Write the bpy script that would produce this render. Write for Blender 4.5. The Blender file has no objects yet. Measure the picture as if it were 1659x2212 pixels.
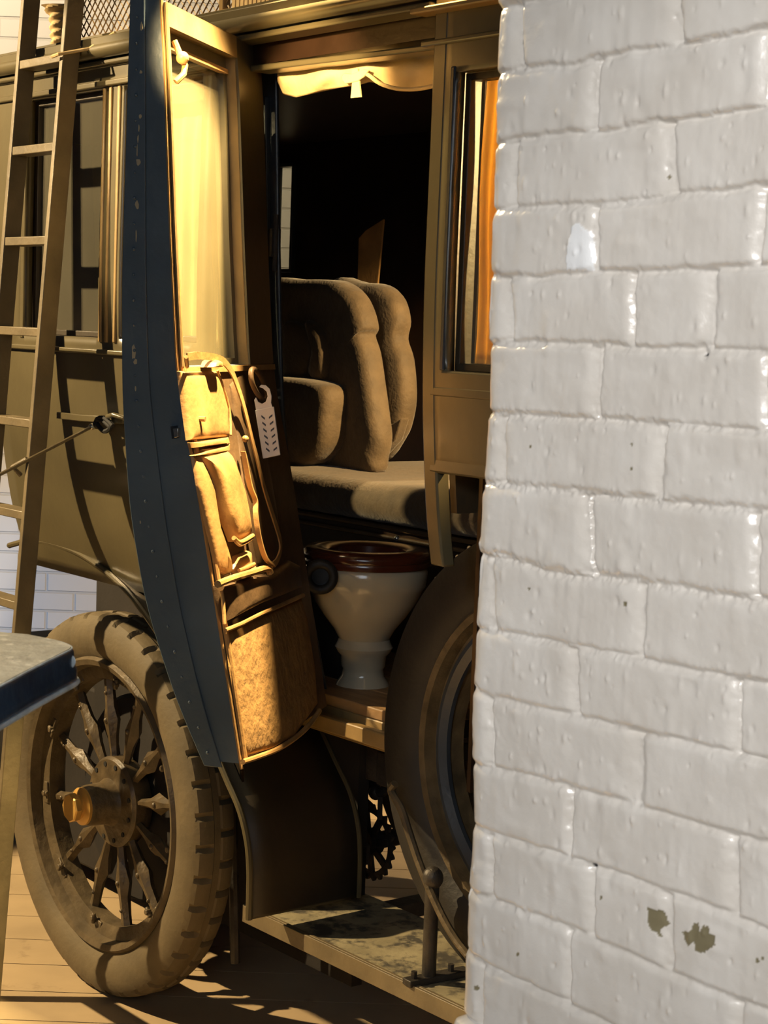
import bpy, bmesh, math, random
import numpy as np
from mathutils import Vector, Matrix
random.seed(7); rng = np.random.default_rng(7)
sc = bpy.context.scene
COL = sc.collection
V = Vector
rad = math.radians

# ------------------------------------------------------------------ camera frame
F_PX = 4000.0; CX, CY = 829.5, 1106.0
PITCH = math.atan(401 / F_PX); ROLL = rad(2.06)
FW = V((0, math.cos(PITCH), -math.sin(PITCH)))
R0 = V((1, 0, 0)); U0 = V((0, math.sin(PITCH), math.cos(PITCH)))
RT = R0 * math.cos(ROLL) + U0 * math.sin(ROLL)
UP = U0 * math.cos(ROLL) - R0 * math.sin(ROLL)
CAM = V((0, 0, 1.66))
def ray(x, y): return (FW * F_PX + RT * (x - CX) - UP * (y - CY)).normalized()
def hit(x, y, q, n):
    d = ray(x, y); return CAM + d * ((q - CAM).dot(n) / d.dot(n))
def az(a): return V((math.sin(rad(a)), math.cos(rad(a)), 0))

# vehicle frame: u along the side (towards the right / near), n outwards, z up
UB = az(141.5); NB = V((UB.y, -UB.x, 0))
r_ = ray(603, 870); O = CAM + r_ * (3.95 / r_.dot(FW)); O.z = 0
def CAR(u, n, z): return O + UB * u + NB * n + V((0, 0, z))
def Q(x, y, n=0.0):
    v = hit(x, y, O + NB * n, NB) - O; return v.dot(UB), n, v.z
def QC(x, y, n=0.0): return CAR(*Q(x, y, n))
def lerp_prof(P, z):
    if z >= P[0][0]: return P[0][1]
    if z <= P[-1][0]: return P[-1][1]
    for (a, b), (c, d) in zip(P, P[1:]):
        if c <= z <= a:
            t = (a - z) / (a - c); return b + (d - b) * t
def smooth_prof(P, k=9):
    def f(z):
        s = 0
        for i in range(k): s += lerp_prof(P, z + (i - k // 2) * 0.018)
        return s / k
    return f
N_ = smooth_prof([(2.35, .124), (2.23, .124), (1.73, .128), (1.52, .122), (1.305, .102), (1.13, .067), (.96, -.006), (.76, -.09)])
def BP(x, y, off=0.0):
    z = 1.5
    for i in range(8): u, n, z = Q(x, y, N_(z) + off)
    return u, n, z
# door frame: s from the hinge to the free edge, m towards the inner side
SD = az(194.0); MD = V((-SD.y, SD.x, 0))
MI = smooth_prof([(2.24, -.067), (2.125, -.056), (1.818, -.036), (1.574, -.017), (1.482, -.001), (1.423, .014), (1.322, .036), (1.22, .056), (1.084, .082), (.972, .103), (.844, .127), (.75, .145)], 5)
MO = smooth_prof([(2.232, -.124), (1.732, -.128), (1.519, -.122), (1.305, -.102), (1.133, -.067), (.963, -.006), (.812, .067), (.75, .1)], 7)
def DOOR(s, m, z): return O + SD * s + MD * m + V((0, 0, z))
def D(x, y, m):
    v = hit(x, y, O + MD * m, MD) - O; return v.dot(SD), m, v.z
def DP(x, y, off=0.0):
    z = 1.5
    for i in range(10): s, m, z = D(x, y, MI(z) + off)
    return s, m, z
def DS(s, off, z): return DOOR(s, MI(z) + off, z)
def G(x, y, z=0.0): return hit(x, y, V((0, 0, z)), V((0, 0, 1)))

# ------------------------------------------------------------------ materials
MATS = {}
def mat(name, col, rough=.5, metal=0.0, ns=12.0, var=.15, bump=.1, bs=60.0, col2=None, thr=(.5, .6), coat=0.0, spec=.5, sheen=0.0, stretch=None):
    m = bpy.data.materials.new(name); m.use_nodes = True
    nt = m.node_tree; N = nt.nodes; L = nt.links
    b = N['Principled BSDF']
    tc = N.new('ShaderNodeTexCoord'); src = tc.outputs['Object']
    if stretch:
        mp = N.new('ShaderNodeMapping'); mp.inputs['Scale'].default_value = stretch
        L.new(src, mp.inputs['Vector']); src = mp.outputs['Vector']
    n1 = N.new('ShaderNodeTexNoise'); n1.inputs['Scale'].default_value = ns; n1.inputs['Detail'].default_value = 6
    L.new(src, n1.inputs['Vector'])
    mix = N.new('ShaderNodeMix'); mix.data_type = 'RGBA'
    c = V(col)
    mix.inputs[6].default_value = (*(c * (1 - var)), 1); mix.inputs[7].default_value = (*[min(1, v) for v in c * (1 + var)], 1)
    rm = N.new('ShaderNodeMapRange'); rm.inputs['From Min'].default_value = .3; rm.inputs['From Max'].default_value = .7
    L.new(n1.outputs['Fac'], rm.inputs['Value']); L.new(rm.outputs['Result'], mix.inputs[0])
    out = mix.outputs[2]
    if col2:
        n3 = N.new('ShaderNodeTexNoise'); n3.inputs['Scale'].default_value = ns * 1.7; n3.inputs['Detail'].default_value = 8; n3.inputs['Roughness'].default_value = .65
        L.new(src, n3.inputs['Vector'])
        r3 = N.new('ShaderNodeMapRange'); r3.inputs['From Min'].default_value = thr[0]; r3.inputs['From Max'].default_value = thr[1]
        L.new(n3.outputs['Fac'], r3.inputs['Value'])
        m3 = N.new('ShaderNodeMix'); m3.data_type = 'RGBA'; m3.inputs[7].default_value = (*col2, 1)
        L.new(out, m3.inputs[6]); L.new(r3.outputs['Result'], m3.inputs[0]); out = m3.outputs[2]
    L.new(out, b.inputs['Base Color'])
    b.inputs['Roughness'].default_value = rough; b.inputs['Metallic'].default_value = metal
    b.inputs['Specular IOR Level'].default_value = spec
    b.inputs['Coat Weight'].default_value = coat; b.inputs['Coat Roughness'].default_value = .2
    if sheen: b.inputs['Sheen Weight'].default_value = sheen
    if bump:
        n2 = N.new('ShaderNodeTexNoise'); n2.inputs['Scale'].default_value = bs; n2.inputs['Detail'].default_value = 5
        L.new(src, n2.inputs['Vector'])
        bp = N.new('ShaderNodeBump'); bp.inputs['Strength'].default_value = bump; bp.inputs['Distance'].default_value = .01
        L.new(n2.outputs['Fac'], bp.inputs['Height']); L.new(bp.outputs['Normal'], b.inputs['Normal'])
    MATS[name] = m
    return m
mat('body_paint', (0.1008, 0.0828, 0.0432), .32, ns=4, var=.22, bump=.05, bs=40, coat=.25)
mat('body_dark', (0.035, 0.0252, 0.014), .5, ns=6, var=.25, bump=.08)
mat('underside_shade', (.014, .011, .009), .8, ns=9, var=.3, bump=.1)  # near-black: the deep shade behind the wheel is put into this colour
mat('stud_brass', (.6, .5, .32), .35, .2, var=.1, bump=0)
mat('jamb_paint', (.028, .034, .042), .35, ns=9, var=.3, bump=.1)
mat('door_blue', (.098, .135, .168), .42, ns=7, var=.16, bump=.14, bs=60)
mat('chip_cream', (.5, .42, .27), .7, var=.1)
mat('frame_gold', (0.289, 0.187, 0.0723), .45, ns=14, var=.2, bump=.08)
mat('leather', (.42, .235, .08), .45, ns=14, var=.25, bump=.12, bs=80)
mat('leather_dark', (0.1105, 0.065, 0.0292), .5, ns=12, var=.3, bump=.15, bs=60)
mat('worn_hide', (.38, .21, .065), .85, ns=26, var=.22, bump=.5, bs=45, col2=(.12, .07, .03), thr=(.64, .7))
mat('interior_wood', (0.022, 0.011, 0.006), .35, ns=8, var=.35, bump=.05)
mat('seat_cloth', (0.093, 0.062, 0.031), .75, ns=24, var=.22, bump=.25, bs=90, sheen=.2)
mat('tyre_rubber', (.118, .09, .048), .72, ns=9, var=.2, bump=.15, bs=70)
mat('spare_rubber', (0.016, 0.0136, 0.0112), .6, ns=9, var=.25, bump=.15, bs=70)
mat('iron', (.05, .043, .035), .5, .3, ns=14, var=.4, bump=.3, bs=60)
mat('rim_paint', (.10, .074, .04), .5, .1, ns=18, var=.35, bump=.3, bs=50)
mat('spoke_paint', (.085, .06, .03), .42, ns=24, var=.4, bump=.3, bs=50)
mat('brass', (.62, .36, .09), .42, .35, ns=10, var=.15, bump=.1)
mat('nickel', (.6, .58, .52), .25, .9, var=.1, bump=0)
mat('ladder_paint', (0.1482, 0.1131, 0.0608), .5, ns=10, var=.25, bump=.15)
mat('porcelain', (0.476, 0.425, 0.3145), .12, ns=6, var=.08, bump=.03, coat=.4)
mat('mahogany', (.07, .018, .009), .16, ns=8, var=.3, bump=.02, coat=.6)
mat('plank', (0.272, 0.16, 0.068), .55, ns=10, var=.3, bump=.15, stretch=(1, 8, 1))
mat('floor_wood', (0.45, 0.333, 0.1935), .6, ns=3, var=.16, bump=.12, bs=25, col2=(.2, .14, .08), thr=(.62, .75))
mat('gap_dark', (.05, .035, .02), .9)
mat('tag_plastic', (0.644, 0.658, 0.7), .4, var=.03, bump=0)
mat('tag_hole', (.03, .045, .08), .5, var=.05, bump=0)
mat('cloth_cream', (.72, .52, .25), .85, ns=7, var=.12, bump=.35, bs=30)
mat('curtain_gold', (.62, .38, .11), .85, ns=7, var=.15, bump=.4, bs=90)
mat('wicker', (.5, .36, .17), .7, var=.2, bump=.2)
mat('board_lino', (.30, .26, .16), .6, ns=11, var=.25, bump=.2, bs=50, col2=(.075, .068, .055), thr=(.48, .6))
mat('table_top', (.3, .29, .25), .55, ns=22, var=.3, bump=.2, bs=50, col2=(.55, .53, .46), thr=(.55, .62))
mat('table_trim', (.02, .04, .075), .28, .15, ns=16, var=.5, bump=.1, coat=.5)
mat('table_trim_worn', (.42, .5, .56), .4, .1, ns=40, var=.3, bump=.1)
mat('hole_black', (.01, .01, .01), .8, var=0, bump=0)

def translucent(name, col):
    m = MATS[name]; nt = m.node_tree; N = nt.nodes; L = nt.links; t = N.new('ShaderNodeBsdfTranslucent'); t.inputs['Color'].default_value = (*col, 1)
    x = N.new('ShaderNodeMixShader'); x.inputs[0].default_value = .45; L.new(N['Principled BSDF'].outputs[0], x.inputs[1]); L.new(t.outputs[0], x.inputs[2]); L.new(x.outputs[0], N['Material Output'].inputs['Surface'])
translucent('curtain_gold', (.9, .62, .2))
# thin glass (real panes, clear with a film of dust)
def glass(name, dust=.08, tint=(.9, .92, .88), dcol=(.55, .5, .38)):
    m = bpy.data.materials.new(name); m.use_nodes = True; nt = m.node_tree; N = nt.nodes; L = nt.links
    N.remove(N['Principled BSDF']); out = N['Material Output']
    tr = N.new('ShaderNodeBsdfTransparent'); tr.inputs['Color'].default_value = (*tint, 1)
    gl = N.new('ShaderNodeBsdfGlossy'); gl.inputs['Roughness'].default_value = .03
    df = N.new('ShaderNodeBsdfDiffuse'); df.inputs['Color'].default_value = (*dcol, 1)
    fr = N.new('ShaderNodeFresnel'); fr.inputs['IOR'].default_value = 1.5
    a = N.new('ShaderNodeMixShader'); c = N.new('ShaderNodeMixShader')
    ge = N.new('ShaderNodeNewGeometry'); iv = N.new('ShaderNodeMath'); iv.operation = 'SUBTRACT'; iv.inputs[0].default_value = 1; L.new(ge.outputs['Backfacing'], iv.inputs[1])
    ml = N.new('ShaderNodeMath'); ml.operation = 'MULTIPLY'; L.new(iv.outputs[0], ml.inputs[0]); L.new(fr.outputs[0], ml.inputs[1]); L.new(ml.outputs[0], a.inputs[0]); L.new(tr.outputs[0], a.inputs[1]); L.new(gl.outputs[0], a.inputs[2])
    tc = N.new('ShaderNodeTexCoord'); nz = N.new('ShaderNodeTexNoise'); nz.inputs['Scale'].default_value = 5
    L.new(tc.outputs['Object'], nz.inputs['Vector'])
    mr = N.new('ShaderNodeMapRange'); mr.inputs['To Min'].default_value = dust * .7; mr.inputs['To Max'].default_value = dust * 1.3
    L.new(nz.outputs['Fac'], mr.inputs['Value']); L.new(mr.outputs[0], c.inputs[0])
    L.new(a.outputs[0], c.inputs[1]); L.new(df.outputs[0], c.inputs[2]); L.new(c.outputs[0], out.inputs['Surface'])
    MATS[name] = m
glass('pane_glass', .07)
glass('dusty_glass', .10, dcol=(.75, .62, .34))

# ------------------------------------------------------------------ mesh builder (world coordinates)
class MB:
    def __init__(s): s.v = []; s.f = []
    def quadgrid(s, P, closed_u=False, closed_v=False):
        nu = len(P); nv = len(P[0]); b = len(s.v)
        for row in P: s.v += [tuple(p) for p in row]
        for i in range(nu if closed_u else nu - 1):
            for j in range(nv if closed_v else nv - 1):
                i2 = (i + 1) % nu; j2 = (j + 1) % nv
                s.f.append((b + i * nv + j, b + i2 * nv + j, b + i2 * nv + j2, b + i * nv + j2))
        return b
    def qg(s, *a, **k): s.quadgrid(*a, **k); return s
    def prism(s, A, B):
        b = len(s.v); n = len(A); s.v += [tuple(p) for p in A] + [tuple(p) for p in B]
        s.f.append(tuple(range(b, b + n))); s.f.append(tuple(range(b + 2 * n - 1, b + n - 1, -1)))
        for i in range(n):
            j = (i + 1) % n; s.f.append((b + i, b + j, b + n + j, b + n + i))
        return s
    def box(s, fn, a, b, c):
        P = lambda z: [fn(a[0], b[0], z), fn(a[1], b[0], z), fn(a[1], b[1], z), fn(a[0], b[1], z)]
        return s.prism(P(c[0]), P(c[1]))
    def column(s, fn, a, prof_in, prof_out, zs):
        """bar between a[0],a[1] whose second coordinate follows two profiles over z"""
        rings = [[fn(a[0], prof_in(z), z), fn(a[1], prof_in(z), z), fn(a[1], prof_out(z), z), fn(a[0], prof_out(z), z)] for z in zs]
        b = s.quadgrid(rings, closed_v=True); n = len(rings)
        s.f.append((b, b + 1, b + 2, b + 3)); e = b + (n - 1) * 4; s.f.append((e + 3, e + 2, e + 1, e))
        return s
    def tube(s, pts, r, seg=8, closed=False, flat=None):
        pts = [V(p) for p in pts]; n = len(pts); rings = []; prev = None
        for i, p in enumerate(pts):
            if closed: t = pts[(i + 1) % n] - pts[i - 1]
            else: t = pts[min(i + 1, n - 1)] - pts[max(i - 1, 0)]
            if t.length < 1e-9: t = V((0, 0, 1))
            t.normalize()
            if prev is None:
                h = V((0, 0, 1)) if abs(t.z) < .9 else V((1, 0, 0)); a = t.cross(h).normalized()
            else:
                a = prev - t * prev.dot(t)
                a = a.normalized() if a.length > 1e-6 else t.orthogonal().normalized()
            prev = a; c = t.cross(a)
            rr = r[i] if isinstance(r, (list, tuple)) else r
            rings.append([p + (a * math.cos(k * 2 * math.pi / seg) + c * math.sin(k * 2 * math.pi / seg)) * rr for k in range(seg)])
        b = s.quadgrid(rings, closed_u=closed, closed_v=True)
        if not closed:
            s.f.append(tuple(range(b, b + seg))); e = b + (n - 1) * seg; s.f.append(tuple(range(e + seg - 1, e - 1, -1)))
        return s
    def strip(s, pts, wdir, w, tdir, t):
        """flat strap along pts, width w along wdir, thickness t along tdir(list or vector)"""
        rings = []
        for i, p in enumerate(pts):
            p = V(p); wd = wdir[i] if isinstance(wdir, list) else wdir; td = tdir[i] if isinstance(tdir, list) else tdir
            rings.append([p - wd * w / 2, p + wd * w / 2, p + wd * w / 2 + td * t, p - wd * w / 2 + td * t])
        b = s.quadgrid(rings, closed_v=True); n = len(rings)
        s.f.append((b, b + 1, b + 2, b + 3)); e = b + (n - 1) * 4; s.f.append((e + 3, e + 2, e + 1, e))
        return s
    def lathe(s, c, axis, prof, seg=48, sx=1.0, a0=0.0, closed=False, ex=None):
        """prof: list of (radius, height along axis)"""
        axis = V(axis).normalized(); ex = (V(ex) if ex is not None else axis.orthogonal()).normalized(); ey = axis.cross(ex)
        P = []
        for k in range(seg):
            a = k * 2 * math.pi / seg + a0
            P.append([c + (ex * math.cos(a) * sx + ey * math.sin(a)) * r + axis * h for r, h in prof])
        s.quadgrid(P, closed_u=True, closed_v=closed)
        return s
    def dome(s, fn, pts, th, base=0.0, pw=4, rings=(1, .985, .95, .88, .75, .55, .3, 0.02)):
        """fn(a,b,h)->world ; pts outline in (a,b)"""
        n = len(pts); ca = sum(p[0] for p in pts) / n; cb = sum(p[1] for p in pts) / n
        R = [[fn(a, b, base) for a, b in pts]]
        for k in rings:
            R.append([fn(ca + (a - ca) * k, cb + (b - cb) * k, base + th * (1 - k ** pw) ** .5 if k < 1 else base) for a, b in pts])
        b = s.quadgrid(R[1:], closed_v=True)
        e = b + (len(R) - 2) * n; s.f.append(tuple(range(e, e + n))); s.f.append(tuple(range(b + n - 1, b - 1, -1)))
        return s
    def slab(s, fn, pts, h0, h1):
        return s.prism([fn(a, b, h0) for a, b in pts], [fn(a, b, h1) for a, b in pts])
    def sphere(s, c, r, seg=10, sc_=(1, 1, 1)):
        P = []
        for i in range(seg + 1):
            t = math.pi * i / seg
            P.append([V(c) + V((math.sin(t) * math.cos(a) * sc_[0], math.sin(t) * math.sin(a) * sc_[1], math.cos(t) * sc_[2])) * r for a in [k * 2 * math.pi / seg for k in range(seg)]])
        s.quadgrid(P, closed_v=True); return s
def up(fn, k=12, pts=None):
    """resample a polyline / closed outline with Catmull-Rom"""
def cr(pts, k=6, closed=False):
    P = [V(p) if not isinstance(p, V) else p for p in pts]; n = len(P); out = []
    rngi = range(n if closed else n - 1)
    for i in rngi:
        p0 = P[i - 1] if (closed or i > 0) else P[0]; p1 = P[i]; p2 = P[(i + 1) % n]; p3 = P[(i + 2) % n] if (closed or i + 2 < n) else P[-1]
        for j in range(k):
            t = j / k
            out.append(0.5 * ((2 * p1) + (p2 - p0) * t + (2 * p0 - 5 * p1 + 4 * p2 - p3) * t * t + (3 * p1 - p0 - 3 * p2 + p3) * t ** 3))
    if not closed: out.append(P[-1].copy())
    return out
def cr2(pts, k=6, closed=True): return [(p.x, p.y) for p in cr([V((a, b, 0)) for a, b in pts], k, closed)]

MW = {}
def root(name, loc, label, cat, group=None, rz=0.0):
    o = bpy.data.objects.new(name, None); COL.objects.link(o); o.empty_display_size = .1
    o.location = loc; o.rotation_euler = (0, 0, rz)
    MW[o] = Matrix.Translation(V(loc)) @ Matrix.Rotation(rz, 4, 'Z')
    o['label'] = label; o['category'] = cat
    if group: o['group'] = group
    return o
def obj(name, mb, material, parent=None, smooth=40, bevel=0.0, bseg=2, label=None, loc=None, sub=0, doub=False, solid=0.0):
    me = bpy.data.meshes.new(name); bm = bmesh.new()
    inv = MW[parent].inverted() if parent is not None else (Matrix.Translation(-V(loc)) if loc is not None else Matrix.Identity(4))
    vs = [bm.verts.new(inv @ V(p)) for p in mb.v]
    for f in mb.f:
        try: bm.faces.new([vs[i] for i in f])
        except ValueError: pass
    if doub: bmesh.ops.remove_doubles(bm, verts=bm.verts, dist=1e-5)
    bmesh.ops.recalc_face_normals(bm, faces=bm.faces)
    bm.to_mesh(me); bm.free()
    if smooth:
        me.polygons.foreach_set('use_smooth', [True] * len(me.polygons))
        me.set_sharp_from_angle(angle=rad(smooth))
    o = bpy.data.objects.new(name, me); COL.objects.link(o)
    me.materials.append(MATS[material])
    if solid:
        md = o.modifiers.new('solid', 'SOLIDIFY'); md.thickness = solid; md.offset = 0
    if bevel:
        md = o.modifiers.new('bevel', 'BEVEL'); md.width = bevel; md.segments = bseg; md.limit_method = 'ANGLE'; md.angle_limit = rad(35)
        md.harden_normals = False
    if sub:
        md = o.modifiers.new('sub', 'SUBSURF'); md.levels = sub; md.render_levels = sub
    if parent is not None:
        o.parent = parent; MW[o] = MW[parent].copy()
    else:
        o.location = loc if loc is not None else (0, 0, 0); MW[o] = Matrix.Translation(V(o.location))
    if label: o['label'] = label
    return o
def structure(o): o['kind'] = 'structure'; return o
def tagt(o, label, cat, group=None):
    o['label'] = label; o['category'] = cat
    if group: o['group'] = group
    return o
def lin(a, b, n): return [a + (b - a) * i / (n - 1) for i in range(n)]

# ================================================================== setting
# floor of wide boards with open joints
mb = MB()
y = 1.0
while y < 12:
    mb.prism([V((-5, y, -.03)), V((4.5, y, -.03)), V((4.5, y + .186, -.03)), V((-5, y + .186, -.03))],
             [V((-5, y, 0)), V((4.5, y, 0)), V((4.5, y + .186, 0)), V((-5, y + .186, 0))]); y += .19
mb.prism([V((-5, -3, -.05)), V((4.5, -3, -.05)), V((4.5, 12, -.05)), V((-5, 12, -.05))], [V((-5, -3, -.03)), V((4.5, -3, -.03)), V((4.5, 12, -.03)), V((-5, 12, -.03))])
structure(obj('floor', mb, 'floor_wood', smooth=0))

# brick wall material (painted), used on the far wall: courses in the bump only
def painted_brick_far():
    m = bpy.data.materials.new('far_brick'); m.use_nodes = True; nt = m.node_tree; N = nt.nodes; L = nt.links; b = N['Principled BSDF']
    tc = N.new('ShaderNodeTexCoord')
    br = N.new('ShaderNodeTexBrick'); br.inputs['Scale'].default_value = 1.0
    br.inputs['Brick Width'].default_value = .225; br.inputs['Row Height'].default_value = .078; br.inputs['Mortar Size'].default_value = .006; br.inputs['Mortar Smooth'].default_value = .4
    br.inputs['Color1'].default_value = (.72, .68, .6, 1); br.inputs['Color2'].default_value = (.68, .65, .58, 1); br.inputs['Mortar'].default_value = (.6, .57, .5, 1)
    L.new(tc.outputs['Generated'], br.inputs['Vector'])
    mp = N.new('ShaderNodeMapping'); mp.inputs['Scale'].default_value = (9, 4.2, 1); L.new(tc.outputs['Generated'], mp.inputs['Vector'])
    cmb = N.new('ShaderNodeSeparateXYZ'); L.new(tc.outputs['Object'], cmb.inputs[0])
    c2 = N.new('ShaderNodeCombineXYZ'); L.new(cmb.outputs['X'], c2.inputs['X']); L.new(cmb.outputs['Z'], c2.inputs['Y']); L.new(c2.outputs[0], br.inputs['Vector'])
    bp = N.new('ShaderNodeBump'); bp.inputs['Strength'].default_value = .8; bp.inputs['Distance'].default_value = .006; bp.invert = True
    L.new(br.outputs['Fac'], bp.inputs['Height']); L.new(bp.outputs[0], b.inputs['Normal']); L.new(br.outputs['Color'], b.inputs['Base Color'])
    b.inputs['Roughness'].default_value = .45
    MATS['far_brick'] = m
painted_brick_far()
mb = MB(); mb.prism([V((-5, 7.4, 0)), V((4.5, 7.4, 0)), V((4.5, 7.6, 0)), V((-5, 7.6, 0))], [V((-5, 7.4, 4.2)), V((4.5, 7.4, 4.2)), V((4.5, 7.6, 4.2)), V((-5, 7.6, 4.2))])
structure(obj('wall_back', mb, 'far_brick', smooth=0))
mb = MB(); mb.prism([V((-5, 7.375, 0)), V((4.5, 7.375, 0)), V((4.5, 7.4, 0)), V((-5, 7.4, 0))], [V((-5, 7.375, .13)), V((4.5, 7.375, .13)), V((4.5, 7.4, .13)), V((-5, 7.4, .13))])
structure(obj('baseboard_back', mb, 'door_blue', smooth=0))

# ------------------------------------------------------------------ near painted brick wall: real relief
WU = az(142.0); WN = V((WU.y, -WU.x, 0)); W0 = CAM + ray(1050, 700) * 2.03; W0.z = 0
BED = [[(1075, 12), (1180, -4), (1400, -60), (1659, -125)],
 [(1070, 158), (1170, 143), (1240, 140), (1280, 125), (1400, 104), (1500, 92), (1600, 70), (1659, 55)],
 [(1065, 313), (1120, 298), (1240, 285), (1300, 284), (1400, 263), (1500, 253), (1659, 226)],
 [(1060, 455), (1140, 447), (1290, 440), (1400, 430), (1480, 417), (1560, 413), (1659, 396)],
 [(1055, 593), (1160, 598), (1290, 585), (1400, 584), (1560, 578), (1659, 572)],
 [(1058, 740), (1150, 739), (1300, 745), (1400, 752), (1500, 752), (1580, 757), (1659, 760)],
 [(1050, 893), (1167, 898), (1302, 905), (1437, 915), (1556, 925), (1659, 932)],
 [(1052, 1048), (1103, 1047), (1199, 1058), (1357, 1074), (1469, 1086), (1659, 1106)],
 [(1036, 1195), (1103, 1207), (1179, 1231), (1278, 1247), (1377, 1255), (1516, 1279), (1659, 1298)],
 [(1028, 1358), (1079, 1366), (1206, 1390), (1357, 1418), (1516, 1453), (1659, 1477)],
 [(1024, 1489), (1060, 1505), (1218, 1541), (1357, 1573), (1516, 1612), (1659, 1646)],
 [(1024, 1650), (1099, 1668), (1222, 1699), (1357, 1735), (1516, 1783), (1659, 1822)],
 [(1024, 1787), (1119, 1819), (1238, 1858), (1357, 1898), (1516, 1950), (1636, 2001)],
 [(1012, 1926), (1079, 1950), (1218, 2001), (1357, 2061), (1516, 2128), (1659, 2184)],
 [(1004, 2057), (1079, 2101), (1199, 2156), (1298, 2204), (1400, 2255), (1659, 2375)],
 [(1000, 2200), (1100, 2250), (1300, 2352), (1659, 2540)]]
HEAD = {0: [(1120, 12, 1127, 140, 13), (1462, -80, 1470, 98, 14)], 1: [(1290, 150, 1284, 285, 10), (1655, 60, 1655, 226, 10)],
 2: [(1110, 310, 1108, 440, 11), (1445, 275, 1457, 418, 13)], 3: [(1287, 450, 1287, 585, 9), (1652, 420, 1640, 570, 10)],
 4: [(1092, 600, 1100, 738, 13), (1367, 595, 1368, 740, 7), (1538, 590, 1535, 738, 13)], 5: [(1293, 755, 1290, 900, 10), (1655, 775, 1655, 925, 7)],
 6: [(1085, 905, 1088, 1045, 10), (1434, 930, 1425, 1080, 13)], 7: [(1268, 1095, 1276, 1240, 11), (1635, 1120, 1634, 1290, 8)],
 8: [(1056, 1205, 1062, 1350, 12), (1385, 1265, 1382, 1415, 11)], 9: [(1240, 1400, 1245, 1545, 10), (1591, 1475, 1590, 1625, 8)],
 10: [(1060, 1510, 1060, 1650, 8), (1382, 1585, 1378, 1735, 17)], 11: [(1229, 1705, 1229, 1855, 6), (1585, 1810, 1590, 1970, 11)],
 12: [(1060, 1805, 1063, 1940, 6), (1276, 1875, 1279, 2025, 8), (1447, 1925, 1448, 2090, 10)], 13: [(1228, 2005, 1228, 2165, 6), (1600, 2170, 1590, 2300, 10)],
 14: [(1042, 2090, 1040, 2240, 7), (1400, 2250, 1400, 2400, 8)]}
def wall_grid():
    step = .0016
    s0, s1, z0, z1 = -.03, .56, .84, 2.16
    S = np.arange(s0, s1, step); Z = np.arange(z0, z1, step); SS, ZZ = np.meshgrid(S, Z)
    P = np.stack([W0.x + WU.x * SS, W0.y + WU.y * SS, ZZ], -1)
    d = P - np.array(CAM); zc = d @ np.array(FW)
    X = CX + F_PX * (d @ np.array(RT)) / zc; Y = CY - F_PX * (d @ np.array(UP)) / zc
    def vnoise(freq, seed, amp=1.0, ax=1.0):
        r = np.random.default_rng(seed); g = r.random((256, 256))
        a = SS * freq * ax; b = ZZ * freq; i = np.floor(a).astype(int); j = np.floor(b).astype(int); fa = a - i; fb = b - j
        fa = fa * fa * (3 - 2 * fa); fb = fb * fb * (3 - 2 * fb); i %= 255; j %= 255
        return ((g[j, i] * (1 - fa) + g[j, i + 1] * fa) * (1 - fb) + (g[j + 1, i] * (1 - fa) + g[j + 1, i + 1] * fa) * fb - .5) * 2 * amp
    ppm = F_PX / zc
    bedY = [np.interp(X, [p[0] for p in b], [p[1] for p in b]) for b in BED]
    # extrapolate linearly beyond the last traced point
    for k, b in enumerate(BED):
        sl = (b[-1][1] - b[-2][1]) / (b[-1][0] - b[-2][0]); bedY[k] = bedY[k] + np.maximum(X - b[-1][0], 0) * sl
        sl = (b[1][1] - b[0][1]) / (b[1][0] - b[0][0]); bedY[k] = bedY[k] + np.minimum(X - b[0][0], 0) * sl * .6
    H = np.zeros_like(X)
    lump = vnoise(150, 1) * .5 + vnoise(330, 2) * .5
    wob = vnoise(60, 3) * 2.5 + vnoise(150, 31) * 1.2
    rough_amp = [.4, 1, .5, .9, .7, .9, 1.4, 2.0, 1.8, .8, .5, .5, .3, .5, .3, .3]
    for k, by in enumerate(bedY):
        dd = (Y + wob - by)
        hw = 8.5 + (3 if k in (7, 8) else 0)
        g = np.exp(-(dd / hw) ** 2 * np.where(dd < 0, 1.6, .7))
        fill = np.clip(vnoise(55, 40 + k) * .9, -.4, .9)
        H -= g * .0042 * (1 - .45 * fill)
        H += np.exp(-(dd / 13) ** 2) * lump * .0013 * rough_amp[k]
    rk = np.zeros(X.shape, int) - 1
    for k in range(len(bedY) - 1):
        m = (Y >= bedY[k]) & (Y < bedY[k + 1]); rk[m] = k
    brick_id = np.zeros(X.shape, int)
    for k, hs in HEAD.items():
        m = rk == k
        for q, (xa, ya, xb, yb, w) in enumerate(hs):
            xx = xa + (xb - xa) * (Y - ya) / (yb - ya) + wob * 1.1
            dd = X - xx
            g = np.where(dd < 0, np.exp(-np.abs(dd / (w * 1.7)) ** 2.0), np.exp(-np.abs(dd / (w * .55)) ** 2))
            edge = np.clip((Y - bedY[k]) / 8, 0, 1) * np.clip((bedY[k + 1] - Y) / 8, 0, 1)
            H = np.where(m, H - g * .0062 * edge, H)
            H = np.where(m, H + np.exp(-(dd / 14) ** 2) * lump * .0007, H)
            brick_id += (m & (dd > 0)).astype(int)
    bid = rk * 7 + brick_id
    for b in np.unique(bid):
        m = bid == b; r = np.random.default_rng(int(b) + 99)
        tx, tz, o_ = r.normal(0, .010), r.normal(0, .012), r.normal(0, .0007)
        H[m] += (SS[m] - SS[m].mean()) * tx + (ZZ[m] - ZZ[m].mean()) * tz + o_
    # drips, pimples and pits in the paint
    H += vnoise(18, 5) * .0009 + vnoise(60, 6) * .00032 + vnoise(240, 7) * .00012 + vnoise(26, 8, ax=5) * .00022 + vnoise(40, 81) ** 3 * .0016
    r = np.random.default_rng(12)
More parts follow.
